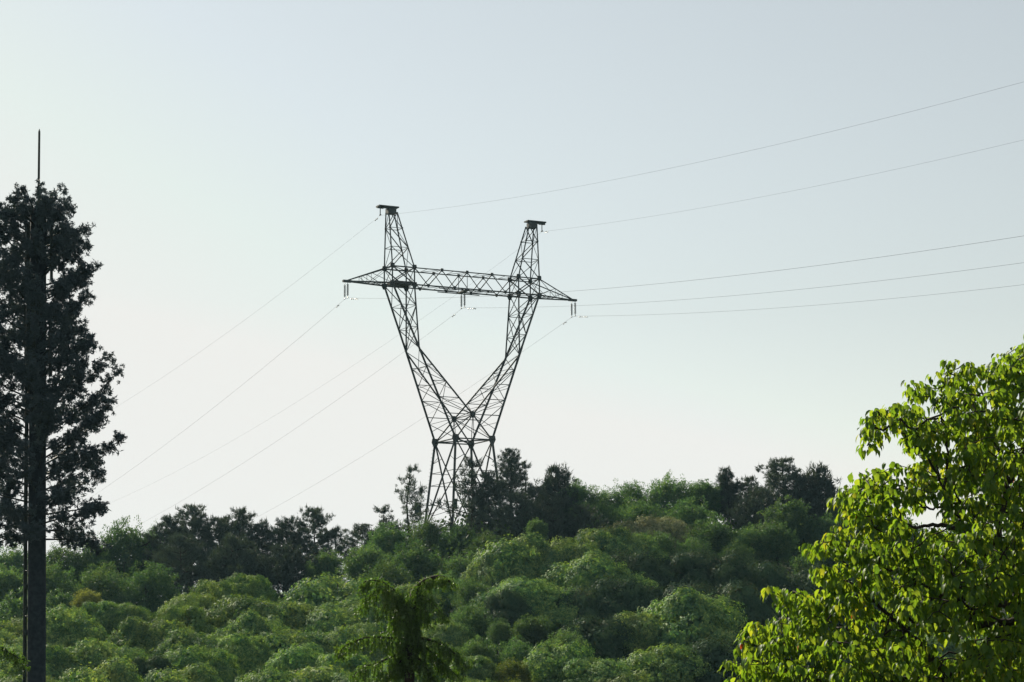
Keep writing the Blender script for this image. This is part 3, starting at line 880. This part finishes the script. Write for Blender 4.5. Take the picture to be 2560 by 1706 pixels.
# crossarm beam
S = Steel()
ch = {}
for v in (-1, 1):
    for z, w_ in ((ZLC, .14), (ZUC, .11)):
        a, b = Q(-UI, v * VB, z), Q(UI, v * VB, z)
        S.angle(a, b, w_); ch[(v, z)] = (a, b)
    tb = [.17, .5, .83] ; 
    lo = lambda t: lerp(*ch[(v, ZLC)], t); hi = lambda t: lerp(*ch[(v, ZUC)], t)
    seq = [(1, 0.0), (0, .13), (1, .26), (0, .38), (1, .5), (0, .62), (1, .74), (0, .87), (1, 1.0)]
    for (k0, t0), (k1, t1) in zip(seq, seq[1:]):
        S.angle(hi(t0) if k0 else lo(t0), hi(t1) if k1 else lo(t1), .09 if v > 0 else .08)
    for k0, t0 in seq[1:-1]:
        gus(S, hi(t0) if k0 else lo(t0), .34)
    S.angle(hi(.5), lo(.5), .06)
for z in (ZLC, ZUC):
    n = 8
    for i in range(n):
        t0, t1 = i / n, (i + 1) / n
        a = lerp(*ch[(-1 if i % 2 else 1, z)], t0); b = lerp(*ch[(1 if i % 2 else -1, z)], t1)
        S.angle(a, b, .05)
        S.angle(lerp(*ch[(-1, z)], t1), lerp(*ch[(1, z)], t1), .05)
S.angle(Q(-3.2, VB, ZLC - .16), Q(3.2, VB, ZLC - .16), .1); S.angle(Q(-2.4, -VB, ZLC - .16), Q(2.4, -VB, ZLC - .16), .1)
S.bar(Q(0, -VB, ZLC - .14), Q(0, VB, ZLC - .14), .5, .12)
part("crossarm_beam", S)
# insulator strings
INS = {}
for u, zt in ((-UTIP + .12, ZT - .1), (0, ZLC - .2), (UTIP - .12, ZT - .1)):
    for v in (-.38, .38):
        S = Tubes()
        vv = v * 1.0
        base_p = Q(u, vv, zt)
        prof = [(0, .02), (.25, .02)]
        z = .28
        pts, rr = [base_p, base_p - Vector((0, 0, .24))], [.03, .03]
        for i in range(11):
            z0 = .28 + i * .105
            for dz, r in ((0, .035), (.02, .125), (.045, .12), (.06, .035)):
                pts.append(base_p - Vector((0, 0, z0 + dz))); rr.append(r)
        pts.append(base_p - Vector((0, 0, 1.62))); rr.append(.03)
        S.add(pts, rr, 10)
        S.add([Q(u, vv - .14, zt - 1.68), Q(u, vv, zt - 1.62), Q(u, vv + .14, zt - 1.68)], [.03, .06, .03], 6)
        link("insulator_string", S.build("insulator_string"), pylon, [M_glass])
        INS[(round(u, 2), v)] = O0 + Q(u, v, zt - 1.68)
# sign boards and cabinet on the legs
S = Steel(); p = Q(-AG - .75, GV * -1, ZG + 1.55); S.bar(p, p + Vector((0, 0, 1.25)), .68, .08, up=(su, -cu, 0)); 
for z in (.3, .95): S.bar(p + Vector((0, 0, z)), lerp(foot['fl'], top['fl'], (1.55 + z) / 8.9), .05)
part("sign_board", S, mat=M_sign)
S = Steel(); p = Q(-AG + .3, GV, ZG + 1.7); S.bar(p, p + Vector((0, 0, 1.0)), .42, .08, up=(su, -cu, 0))
part("sign_board", S, mat=M_sign)
S = Steel(); p = Q(-AG + .1, GV + .1, ZG + .9); S.bar(p, p + Vector((0, 0, .9)), .5, .3)

# ------------------------------------------------------------------ power lines
VD = Vector((su, -cu, 0))
def on_plane(px, py, anchor, side):
    """photo pixel -> point in the vertical plane through the anchor along the line direction"""
    r = CAMROT @ Vector(((px - 1280) / F, (853 - py) / F, -1.0)); o = Vector((0, 0, CAM_Z))
    n = Vector((cu, su, 0))
    t = (anchor - o).dot(n) / r.dot(n)
    return o + r * t
def wire(a, b, pix_left, pix_right, label, r, dl, dr):
    """a = clamp for the span going away to the left, b = clamp for the span to the right"""
    root = empty("power_line", a); tag(root, label, 'power line', 'wires of the pylon')
    def span(anchor, pix, length, n, sag):
        q = on_plane(*pix, anchor, 0)
        h = (q - anchor); s1 = h.dot(VD); z1 = h.z
        sgn = 1 if s1 > 0 else -1
        # z = k s + c s^2, slightly sagging, through the measured point
        c = sag
        k = (z1 - c * s1 * s1) / s1
        return [anchor + VD * (s := sgn * length * i / n) + Vector((0, 0, k * s + c * s * s)) for i in range(n + 1)]
    L_ = span(a, pix_left, 210, 50, .00035)
    R_ = span(b, pix_right, 150, 50, .00045)
    T = Tubes(); pts = L_[::-1] + R_[(1 if (a - b).length < .01 else 0):]
    T.add([p - a for p in pts], r, 5)
    link("conductor", T.build("conductor"), root, [M_wire])
    for ln, d in ((L_, dl), (R_, dr)):
        for dist in d:
            t = (ln[1] - ln[0]); p0 = ln[0] + t.normalized() * dist; dn = t.normalized()
            D = Tubes(); c = p0 - a - Vector((0, 0, .10))
            D.add([c + Vector((0, 0, .12)), c], [.03, .03], 5)
            D.add([c - dn * .28, c + dn * .28], .014, 5)
            for e in (-1, 1):
                D.add([c + dn * e * .36, c + dn * e * .33, c + dn * e * .18, c + dn * e * .15], [.03, .055, .05, .02], 6)
            link("vibration_damper", D.build("vibration_damper"), root, [M_glass])
ew = lambda s: O0 + Q(s * (UTO + .8), 0, ZPK - .44)
k = [x for x in INS]
def ins(u, v): return INS[min(INS, key=lambda q: abs(q[0] - u) + abs(q[1] - v))]
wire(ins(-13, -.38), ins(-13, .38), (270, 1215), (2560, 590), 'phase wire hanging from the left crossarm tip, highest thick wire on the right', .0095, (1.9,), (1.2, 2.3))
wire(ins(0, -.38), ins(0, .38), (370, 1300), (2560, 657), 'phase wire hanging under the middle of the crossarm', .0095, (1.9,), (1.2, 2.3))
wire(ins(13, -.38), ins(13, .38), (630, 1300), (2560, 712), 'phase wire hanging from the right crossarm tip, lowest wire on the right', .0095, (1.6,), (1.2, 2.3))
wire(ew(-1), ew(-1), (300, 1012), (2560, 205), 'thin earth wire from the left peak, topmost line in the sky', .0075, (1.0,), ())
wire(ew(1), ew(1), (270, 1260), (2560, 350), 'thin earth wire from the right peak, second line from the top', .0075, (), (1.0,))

# ------------------------------------------------------------------ camouflaged antenna mast
MD = 80.0
p1_, p2_ = P(91, 1700, MD), P(97, 322, MD)
lean = (p2_.x - p1_.x) / (p2_.z - p1_.z)
mx = p1_.x - lean * p1_.z
mast = empty("antenna_mast", (mx, MD, 0))
mast.rotation_euler = (0, math.atan(lean), 0)
tag(mast, 'tall antenna mast disguised as a dark pine with a lightning rod, at the left edge', 'antenna mast')
ztop = P(95, 520, MD).z
T = Tubes()
T.add([(0, 0, -.2), (0, 0, 6), (0, 0, ztop - 3), (0, 0, ztop - .35), (0, 0, ztop - .05), (0, 0, ztop + .12)], [.39, .37, .315, .31, .2, .05], 28)
link("pole", T.build("pole"), mast, [M_mast])
T = Tubes(); zr = P(97, 322, MD).z
T.add([(0, 0, ztop), (.02, 0, zr - .12), (.02, 0, zr)], [.05, .045, .01], 8)
link("lightning_rod", T.build("lightning_rod"), mast, [M_antenna])
T = Tubes()
xl = -.50
for dx, dy in ((0, .0), (.0, .28)):
    T.add([(xl - .0, dy, 0), (xl + .02, dy, P(65, 1250, MD).z), (xl + .10, dy, P(70, 560, MD).z)], [.045, .045, .04], 6)
z = .4
while z < P(65, 600, MD).z:
    T.add([(xl, 0, z), (xl, .28, z)], .018, 4)
    if int(z / .35) % 5 == 0: T.add([(xl, .14, z), (-.3, .1, z)], .03, 5)
    z += .35
link("cable_ladder", T.build("cable_ladder"), mast, [M_antenna])
for az, (za, zb) in ((.1, (520, 700)), (2.3, (520, 700)), (3.9, (560, 720)), (.6, (760, 940)), (2.8, (760, 940)), (4.6, (760, 940))):
    S = Steel()
    a_, b_ = P(95, zb, MD).z, P(95, za, MD).z
    cx, cy = math.cos(az) * .52, math.sin(az) * .52
    S.bar((cx, cy, a_), (cx, cy, b_), .16, .1, up=(math.cos(az), math.sin(az), 0))
    for q in (.15, .85): S.bar((cx, cy, lerp(a_, b_, q)), (cx * .55, cy * .55, lerp(a_, b_, q)), .05)
    link("panel_antenna", S.build("panel_antenna"), mast, [M_antenna])
for yy in (1520, 1465, 1580):
    S = Tubes(); S.add([(-.42, 0, P(95, yy, MD).z - .1), (-.42, 0, P(95, yy, MD).z + .1)], .06, 8)
    link("junction_box", S.build("junction_box"), mast, [M_antenna])
rng = np.random.default_rng(77)
L = Leaves(); T = Tubes()
prof_y = np.array([425, 455, 480, 520, 560, 640, 700, 760, 820, 900, 950, 1010, 1060, 1120, 1200, 1280, 1340, 1400])
prof_r = np.array([.6, 1.2, 1.5, 1.8, 2.05, 2.15, 2.25, 2.5, 2.55, 2.75, 3.0, 3.1, 3.3, 3.4, 3.0, 2.8, 2.5, 2.1])
zs_ = np.array([P(95, y, MD).z for y in prof_y])
def tuft(c, s=.125, m=17):
    dd = rvec(rng, m) + np.array([0, 0, .2])
    L.add(c + rng.normal(size=(m, 3)) * s * .3, dd, rvec(rng, m), s * rng.uniform(.7, 1.25, m), np.full(m, .05))
nb = 108
for i in range(nb):
    f = (i + .5) / nb
    z0 = lerp(zs_[-2] - .2, ztop - .3, f)
    az = i * 2.39996 + rng.uniform(-.3, .3)
    ztip = z0 + .5
    rr = float(np.interp(-(ztip + .5), -zs_, prof_r)) * rng.uniform(.84, 1.06)
    lift = rng.uniform(.35, .75) * min(1, .15 + f * 4)
    d = np.array([math.cos(az), math.sin(az), 0])
    pt = lambda t: np.array([0, 0, z0]) + d * (.25 + (rr - .25) * t) + np.array([0, 0, rr * lift * (t ** 1.3) - (.5 * t * t if f < .1 else 0)])
    T.add([tuple(pt(t)) for t in (0, .35, .7, 1)], [.04, .032, .02, .01], 5)
    for k in range(int(7 + rr * 6)):
        t = rng.uniform(.22, 1.02) ** .8
        c = pt(t)
        side = np.array([-d[1], d[0], 0]) * rng.uniform(-1, 1) * (.55 - .25 * t) * min(1.2, rr * .45)
        c2 = c + side + np.array([0, 0, rng.normal() * .12])
        if abs(side).max() > .15: T.add([tuple(c), tuple(c2)], [.012, .006], 3)
        for q in range(rng.integers(3, 8)):
            tuft(c2 + rng.normal(size=3) * .10)
# extra tips round the top
for i in range(26):
    an = rng.uniform(0, 6.28); r_ = rng.uniform(.3, 1.15); z_ = ztop + rng.uniform(.1, .95)
    c = np.array([math.cos(an) * r_, math.sin(an) * r_, z_]); T.add([(0, 0, ztop - .6), tuple(c * [.7, .7, 1] - [0, 0, .4]), tuple(c)], [.02, .015, .006], 4)
    for q in range(7): tuft(c - np.array([0, 0, q * .09]) + rng.normal(size=3) * .07, .12)
link("branches", T.build("branches"), mast, [M_antenna])
link("foliage", L.build("foliage", 'needle'), mast, [M_mastleaf])

# ------------------------------------------------------------------ weeping cedar, lower centre
def cedar(name, D, bx, stems, arms, label, seed, extra=0, hang=(.25, .75), yoff=0):
    rng = np.random.default_rng(seed)
    b = P(bx, 1700, D)
    root = empty(name, (b.x, D, 0)); tag(root, label, 'tree')
    off = Vector((b.x, D, 0))
    T = Tubes(); L = Leaves()
    def P3(p, dy=0.): return P(p[0], p[1], D + dy) - off
    def spray(c, ln):
        """hanging twig with flat needle sprigs"""
        n = max(4, int(ln / .022))
        sw = rng.normal(size=2) * .12
        T.add([tuple(c), tuple(c + np.array([sw[0] * ln, sw[1] * ln, -ln]))], [.006, .003], 3)
        t = (np.arange(n) + rng.uniform(0, 1)) / n
        pos = c + np.stack([sw[0] * ln * t, sw[1] * ln * t, -ln * t], 1)
        for r in range(4):
            dd = rvec(rng, n) * .8 + np.array([0, 0, -.65])
            tp = (1 - t * .6)
            L.add(pos, dd, rvec(rng, n), rng.uniform(.05, .09, n) * tp + .012, np.full(n, .02))
    def branch(pts, r0, r1, dens, hl, depth):
        n = len(pts)
        p3 = [P3(p, depth * (i / max(1, n - 1))) for i, p in enumerate(pts)]
        # smooth with Catmull-Rom
        out = []
        for i in range(n - 1):
            a, b_, c_, d_ = p3[max(i - 1, 0)], p3[i], p3[i + 1], p3[min(i + 2, n - 1)]
            for q in range(6):
                t = q / 6
                out.append(.5 * ((2 * b_) + (-a + c_) * t + (2 * a - 5 * b_ + 4 * c_ - d_) * t * t + (-a + 3 * b_ - 3 * c_ + d_) * t ** 3))
        out.append(p3[-1]); m = len(out)
        T.add(out, [lerp(r0, r1, i / (m - 1)) for i in range(m)], 6)
        if dens <= 0: return
        for i in range(1, m):
            seg = (out[i] - out[i - 1]).length
            for q in range(rng.poisson(seg * dens) + 1):
                c = np.array(lerp(out[i - 1], out[i], rng.uniform()))
                t = i / m
                s = rng.normal(size=2) * .10
                c2 = c + np.array([s[0], s[1] * 2.2, rng.uniform(-.02, .03)])
                ln = rng.uniform(.35, 1.0) * hl * (math.sin(math.pi * min(1, .25 + t * .8)) * .8 + .25)
                spray(c2, ln)
            for q in range(rng.poisson(seg * 26)):
                c = np.array(lerp(out[i - 1], out[i], rng.uniform())); nn_ = 9
                L.add(np.repeat(c[None], nn_, 0) + rng.normal(size=(nn_, 3)) * .02, rvec(rng, nn_), rvec(rng, nn_), rng.uniform(.05, .12, nn_), np.full(nn_, .02))
    for pts, r0, r1, dens, hl, dp in stems + arms:
        branch(pts, r0, r1, dens, hl, dp)
    for i in range(extra):                              # lower whorls, mostly below the frame
        an = rng.uniform(0, 6.28); z = rng.uniform(.5, 11.2)
        ln = 1.35 * (1 - (z / 16)) * rng.uniform(.6, 1.15) + .4
        d = np.array([math.cos(an), math.sin(an), 0])
        ps = [np.array([0, 0, z]) + d * ln * t + np.array([0, 0, .35 * t * ln - .7 * t * t * ln]) for t in np.linspace(0, 1, 6)]
        T.add([tuple(p) for p in ps], [.03, .025, .02, .015, .01, .005], 5)
        for q in range(int(ln * 16)):
            t = rng.uniform(.15, 1); k = int(t * 4.99)
            spray(ps[k] + (ps[k + 1] - ps[k]) * (t * 5 - k) + rng.normal(size=3) * [.1, .1, .02], rng.uniform(.2, .6))
    link("trunk", T.build("trunk"), root, [M_bark]); link("crown", L.build("crown"), root, [M_cedar])
CD = 45.0
b = P(1020, 1700, CD)
zb = 1665 + CAM_Z / CD * F
stems = [([(1020, zb), (1022, 2300), (1024, 1704), (1025, 1595), (1029, 1546), (1033, 1490), (1040, 1474), (1052, 1460), (1073, 1448), (1097, 1442), (1116, 1447), (1128, 1460), (1133, 1474)], .13, .008, 0, 0, 0)]
arms = [
 ([(1033, 1492), (1040, 1474), (1052, 1460), (1073, 1448), (1097, 1442), (1116, 1447), (1128, 1460), (1133, 1472)], .02, .005, 34, .34, .1),
 ([(1018, 1570), (1011, 1537), (1005, 1509), (995, 1486), (981, 1472), (966, 1460), (946, 1453), (917, 1453), (905, 1464), (899, 1484)], .035, .006, 36, .38, -.4),
 ([(995, 1490), (976, 1494), (962, 1517), (954, 1548)], .015, .005, 30, .36, -.3),
 ([(966, 1462), (937, 1478), (917, 1501), (901, 1521), (896, 1534)], .015, .005, 34, .30, .2),
 ([(1004, 1512), (992, 1530), (988, 1570), (986, 1590)], .015, .008, 60, .38, .5),
 ([(1033, 1495), (1022, 1500), (1014, 1520), (1012, 1545)], .015, .006, 50, .3, -.3),
 ([(1032, 1490), (1063, 1492), (1083, 1509), (1102, 1533), (1113, 1556)], .018, .005, 34, .30, -.3),
 ([(1030, 1520), (1050, 1524), (1063, 1546), (1070, 1572)], .018, .005, 40, .34, .3),
 ([(1030, 1540), (1036, 1570), (1040, 1600)], .03, .02, 90, .40, .1),
 ([(1029, 1525), (1020, 1560), (1010, 1600)], .02, .02, 90, .45, -.3),
 ([(1020, 1602), (995, 1599), (966, 1595), (921, 1594), (894, 1601), (864, 1615), (851, 1630), (846, 1648)], .035, .006, 30, .42, -.5),
 ([(1018, 1622), (985, 1640), (937, 1660), (909, 1667), (886, 1687), (880, 1700)], .03, .006, 34, .42, .4),
 ([(1026, 1600), (1044, 1595), (1083, 1603), (1116, 1619), (1141, 1638), (1161, 1662), (1168, 1676)], .035, .006, 42, .34, -.5),
 ([(1026, 1612), (1060, 1618), (1090, 1640), (1112, 1663), (1141, 1689), (1149, 1700)], .03, .006, 44, .4, .5),
 ([(1026, 1640), (1050, 1650), (1080, 1690), (1095, 1720)], .03, .006, 55, .45, -.2),
 ([(1022, 1640), (1000, 1655), (965, 1690), (940, 1720)], .03, .006, 55, .45, .2),
 ([(1022, 1600), (1000, 1630), (985, 1700)], .03, .01, 70, .5, .5),
]
cedar("cedar_tree", CD, 1020, stems, arms, 'dark weeping cedar with two arched drooping tips in the lower centre', 9, extra=70)
# a second cedar whose one branch reaches in at the left edge
zb2 = zb
stems2 = [([(-150, zb2), (-150, 1800), (-148, 1560), (-146, 1420)], .13, .01, 0, 0, 0)]
arms2 = [
 ([(-148, 1640), (-90, 1612), (-40, 1608), (0, 1618), (24, 1633), (45, 1645), (56, 1662), (60, 1676)], .03, .005, 40, .22, -.2),
 ([(-148, 1560), (-110, 1545), (-70, 1555), (-40, 1590)], .03, .005, 40, .35, .2),
 ([(-148, 1540), (-190, 1530), (-230, 1545), (-250, 1590)], .03, .005, 40, .35, .2),
 ([(-148, 1640), (-200, 1620), (-260, 1640), (-290, 1690)], .03, .005, 40, .4, .2),
]
cedar("cedar_tree", CD, -150, stems2, arms2, 'drooping cedar branch tip reaching in at the lower left edge', 19, extra=60)

# ------------------------------------------------------------------ foreground tree, right
FD = 26.0
FX = P(2760, 1600, FD).x
froot = empty("maple_tree", (FX, FD, 0))
froot.name = "broadleaf_tree"
tag(froot, 'near tree with large drooping bright yellow green leaves filling the lower right corner', 'tree')
foff = Vector((FX, FD, 0))
def FP(px, py, dy=0.): return P(px, py, FD + dy) - foff
rng = np.random.default_rng(123)
T = Tubes()
LIMB = []
nodes = []                                             # (pos, radius, order-from-root)
def limb(pts, r0, r1, depth0=0., depth1=0.):
    n = len(pts)
    p3 = [FP(p[0], p[1], lerp(depth0, depth1, i / (n - 1))) for i, p in enumerate(pts)]
    out = []
    for i in range(n - 1):
        a, b_, c_, d_ = p3[max(i - 1, 0)], p3[i], p3[i + 1], p3[min(i + 2, n - 1)]
        for q in range(5):
            t = q / 5
            out.append(.5 * ((2 * b_) + (-a + c_) * t + (2 * a - 5 * b_ + 4 * c_ - d_) * t * t + (-a + 3 * b_ - 3 * c_ + d_) * t ** 3))
    out.append(p3[-1]); m = len(out)
    jit = [Vector(rng.normal(size=3) * .012) for _ in out]
    out = [o + j for o, j in zip(out, jit)]
    T.add(out, [lerp(r0, r1, i / (m - 1)) for i in range(m)], 7)
    for i, o in enumerate(out): nodes.append(np.array(o))
    if r0 < .08:
        for i in range(n - 1):
            for t in (0, .33, .66): LIMB.append((lerp(pts[i][0], pts[i + 1][0], t), lerp(pts[i][1], pts[i + 1][1], t), lerp(depth0, depth1, (i + t) / (n - 1))))
zf = 1665 + CAM_Z / FD * F
limb([(2760, zf), (2765, 3200), (2750, 2500), (2755, 1950), (2740, 1750)], .26, .16)
limb([(2740, 1750), (2720, 1500), (2700, 1250), (2690, 1000), (2680, 820)], .15, .03)
limb([(2740, 1800), (2620, 1640), (2559, 1523), (2540, 1460), (2527, 1423), (2511, 1400), (2491, 1358)], .11, .045, 0, -.6)
limb([(2511, 1400), (2485, 1394), (2443, 1374), (2420, 1349), (2404, 1329), (2355, 1313), (2316, 1316), (2265, 1315), (2230, 1325)], .05, .012, -.6, -.8)
limb([(2404, 1329), (2402, 1297), (2381, 1265), (2362, 1232), (2349, 1200), (2340, 1150)], .03, .01, -.7, -.3)
limb([(2400, 1297), (2375, 1272), (2349, 1269), (2317, 1269), (2298, 1258), (2260, 1230)], .022, .007, -.7, -1.)
limb([(2491, 1358), (2500, 1290), (2523, 1208), (2541, 1166), (2558, 1132), (2575, 1060), (2570, 960)], .045, .015, -.6, -.2)
limb([(2523, 1208), (2505, 1150), (2480, 1090), (2460, 1000), (2440, 940)], .025, .008, -.5, .5)
limb([(2650, 1640), (2600, 1580), (2559, 1552), (2527, 1520), (2494, 1502), (2446, 1495), (2385, 1499), (2330, 1480), (2270, 1440), (2200, 1420)], .075, .012, -.3, -1.2)
limb([(2620, 1590), (2553, 1557), (2504, 1558), (2446, 1565), (2397, 1571), (2300, 1575), (2220, 1560), (2120, 1540), (2020, 1540)], .06, .01, -.3, .6)
limb([(2560, 1860), (2450, 1760), (2349, 1665), (2317, 1630), (2278, 1588), (2226, 1539), (2180, 1500), (2110, 1450)], .06, .012, 0, -.5)
limb([(2740, 1850), (2560, 1740), (2414, 1706), (2252, 1700), (2155, 1681), (2080, 1650), (1980, 1620), (1920, 1590)], .07, .012, 0, .2)
limb([(2252, 1700), (2150, 1720), (2050, 1700), (1950, 1670), (1880, 1650)], .035, .01, 0, -.6)
limb([(2362, 1232), (2369, 1130), (2358, 1053), (2320, 987)], .02, .006, -.4, -.5)
limb([(2358, 1053), (2355, 1010), (2355, 973), (2370, 930)], .012, .005, -.4, -.3)
limb([(2349, 1200), (2310, 1130), (2269, 1097), (2241, 1063), (2200, 1040)], .018, .005, -.4, -.6)
limb([(2265, 1315), (2220, 1240), (2180, 1210)], .012, .005, -.8, -.6)
limb([(2300, 1575), (2200, 1480), (2100, 1400), (2050, 1380)], .02, .006, .2, .5)
limb([(2570, 960), (2600, 850), (2640, 780)], .02, .008, -.2, 0)
# outline of the crown in the photo, carried on beyond the right edge
OUT = np.array([(2700, 745), (2610, 795), (2560, 825), (2556, 870), (2513, 866), (2481, 868), (2472, 903), (2451, 913), (2410, 903), (2386, 893), (2361, 907), (2332, 920),
 (2324, 946), (2281, 938), (2258, 967), (2256, 1001), (2222, 1008), (2184, 1006), (2170, 1035), (2143, 1063), (2144, 1115), (2165, 1150), (2190, 1121), (2225, 1120), (2262, 1125), (2262, 1160),
 (2225, 1148), (2190, 1158), (2136, 1166), (2133, 1205), (2085, 1221), (2062, 1257), (2090, 1288), (2110, 1310), (2080, 1325), (2012, 1340), (2008, 1385), (2030, 1400), (2020, 1416), (2040, 1455),
 (2060, 1465), (2000, 1470), (1940, 1448), (1912, 1458), (1908, 1487), (1939, 1520), (1950, 1535), (1890, 1540), (1863, 1565), (1840, 1610), (1815, 1655), (1820, 1690), (1860, 1760), (2100, 1900), (2500, 1950),
 (3000, 1950), (3400, 1700), (3450, 1300), (3250, 950), (3000, 780)], float)
HOLES = [(2320, 1012, 26), (2352, 1035, 16), (2236, 1100, 24), (2262, 1135, 20), (2335, 1290, 36), (2300, 1300, 26), (2290, 1345, 20), (2240, 1350, 12), (2175, 1500, 14), (2330, 1590, 24), (2370, 1625, 26), (2290, 1500, 15), (2475, 1300, 14), (2430, 1230, 10), (2545, 1120, 14), (2140, 1330, 14), (2440, 1600, 14), (2225, 1430, 16)]
def inside(x, y):
    n = len(OUT); c = False; j = n - 1
    for i in range(n):
        xi, yi = OUT[i]; xj, yj = OUT[j]
        if (yi > y) != (yj > y) and x < (xj - xi) * (y - yi) / (yj - yi) + xi: c = not c
        j = i
    return c
def edge_d(x, y):
    a = OUT; b_ = np.roll(OUT, -1, 0); ab = b_ - a
    t = np.clip(((np.array([x, y]) - a) * ab).sum(1) / (ab ** 2).sum(1), 0, 1)
    return np.min(np.linalg.norm(a + ab * t[:, None] - [x, y], axis=1))
hubs = []
tries = 0
while len(hubs) < 1900 and tries < 60000:
    tries += 1
    if rng.uniform() < .82: x, y = rng.uniform(1810, 2600), rng.uniform(760, 1760)
    else: x, y = rng.uniform(2560, 3400), rng.uniform(760, 1900)
    if not inside(x, y): continue
    e = edge_d(x, y)
    if e < 13: continue
    if any((x - hx) ** 2 + (y - hy) ** 2 < (hr + 6) ** 2 for hx, hy, hr in HOLES): continue
    th = min(2.4, .25 + e / 110.)
    dy = rng.uniform(-th, th) - .3
    if rng.uniform() < .75 and any(abs(x - a) < 17 and abs(y - 14 - b_) < 19 and dy < c_ + .25 for a, b_, c_ in LIMB): continue
    if any(abs(x - q[0]) < 20 and abs(y - q[1]) < 17 and abs(dy - q[2]) < .32 for q in hubs): continue
    hubs.append((x, y, dy))
hp = [np.array(FP(x, y - 8, dy)) for x, y, dy in hubs]
trunk_p = np.array(FP(2740, 1700))
order = sorted(range(len(hp)), key=lambda i: min(np.linalg.norm(np.array(nodes) - hp[i], axis=1)))
NP = np.array(nodes); TW = Tubes()
allp = list(NP)
par = [None] * len(allp); kids = [0.] * len(allp)
links = []
for i in order:
    A = np.array(allp)
    dist = np.linalg.norm(A - hp[i], axis=1) + .25 * np.clip(A[:, 2] - hp[i][2], 0, 9) 
    j = int(np.argmin(dist))
    allp.append(hp[i]); par.append(j); kids.append(1.)
for i in range(len(allp) - 1, len(NP) - 1, -1):
    if par[i] is not None: kids[par[i]] += kids[i]
for i in range(len(NP), len(allp)):
    a, b_ = allp[par[i]], allp[i]
    r = min(.022, .0035 + .0022 * math.sqrt(kids[i]))
    r2 = r * .8
    mid = (a + b_) / 2 + rng.normal(size=3) * np.linalg.norm(b_ - a) * .10 + np.array([0, 0, -.04 * np.linalg.norm(b_ - a)])
    TW.add([tuple(a), tuple(mid), tuple(b_)], [r, (r + r2) / 2, r2], 5)
L = Leaves(); LR = Leaves()
for i, (x, y, dy) in enumerate(hubs):
    c = hp[i]
    m = rng.integers(14, 24) if x < 2600 else 9
    az = rng.uniform(0, 6.283, m)
    out = np.stack([np.cos(az), np.sin(az), np.zeros(m)], 1)
    start = c + out * rng.uniform(.01, .10, (m, 1)) + np.stack([np.zeros(m), np.zeros(m), rng.uniform(-.10, .04, m)], 1)
    dr = rng.uniform(.5, 1.9, m)
    dd = out * rng.uniform(.5, 1.0, (m, 1)) + np.stack([np.zeros(m), np.zeros(m), -dr], 1)
    pet = unit(out + np.array([0, 0, -.1])) * rng.uniform(.015, .05, (m, 1))
    nn = out * .7 + np.array([0, 0, .8]) + rvec(rng, m) * .45
    ln = rng.uniform(.06, .13, m)
    wd = ln * rng.uniform(.55, .72, m)
    q = slice(0, 1) if (x < 2600 and rng.uniform() < .012) else slice(0, 0)
    L.add((start + pet), dd, nn, ln, wd)
    if q.stop: LR.add((start + pet)[q] - [0, .03, .03], dd[q], nn[q], ln[q], wd[q])
link("trunk", T.build("trunk"), froot, [M_bark]); link("twigs", TW.build("twigs"), froot, [M_bark])
link("crown", L.build("crown", 'leaf'), froot, [M_fg])
if LR.c: link("red_leaves", LR.build("red_leaves", 'leaf'), froot, [M_red])

# ------------------------------------------------------------------ haze
m, t = new_mat("haze")
pv = t.nodes.new("ShaderNodeVolumePrincipled"); pv.inputs['Density'].default_value = .00007
pv.inputs['Color'].default_value = (.45, .8, 1.0, 1); pv.inputs['Anisotropy'].default_value = .2
oo = t.nodes.new("ShaderNodeOutputMaterial"); t.links.new(pv.outputs[0], oo.inputs['Volume'])
x0, x1, y0, y1, z0, z1 = -1250, 1250, -450, 1450, -1.2, 57
hme = bpy.data.meshes.new("haze")
hme.from_pydata([(x0, y0, z0), (x1, y0, z0), (x1, y1, z0), (x0, y1, z0), (x0, y0, z1), (x1, y0, z1), (x1, y1, z1), (x0, y1, z1)], [],
    [(0, 3, 2, 1), (4, 5, 6, 7), (0, 1, 5, 4), (1, 2, 6, 5), (2, 3, 7, 6), (3, 0, 4, 7)])
hz = link("haze", hme, None, [m]); tag(hz, 'thin pale air over the whole hillside', 'haze', kind='stuff')
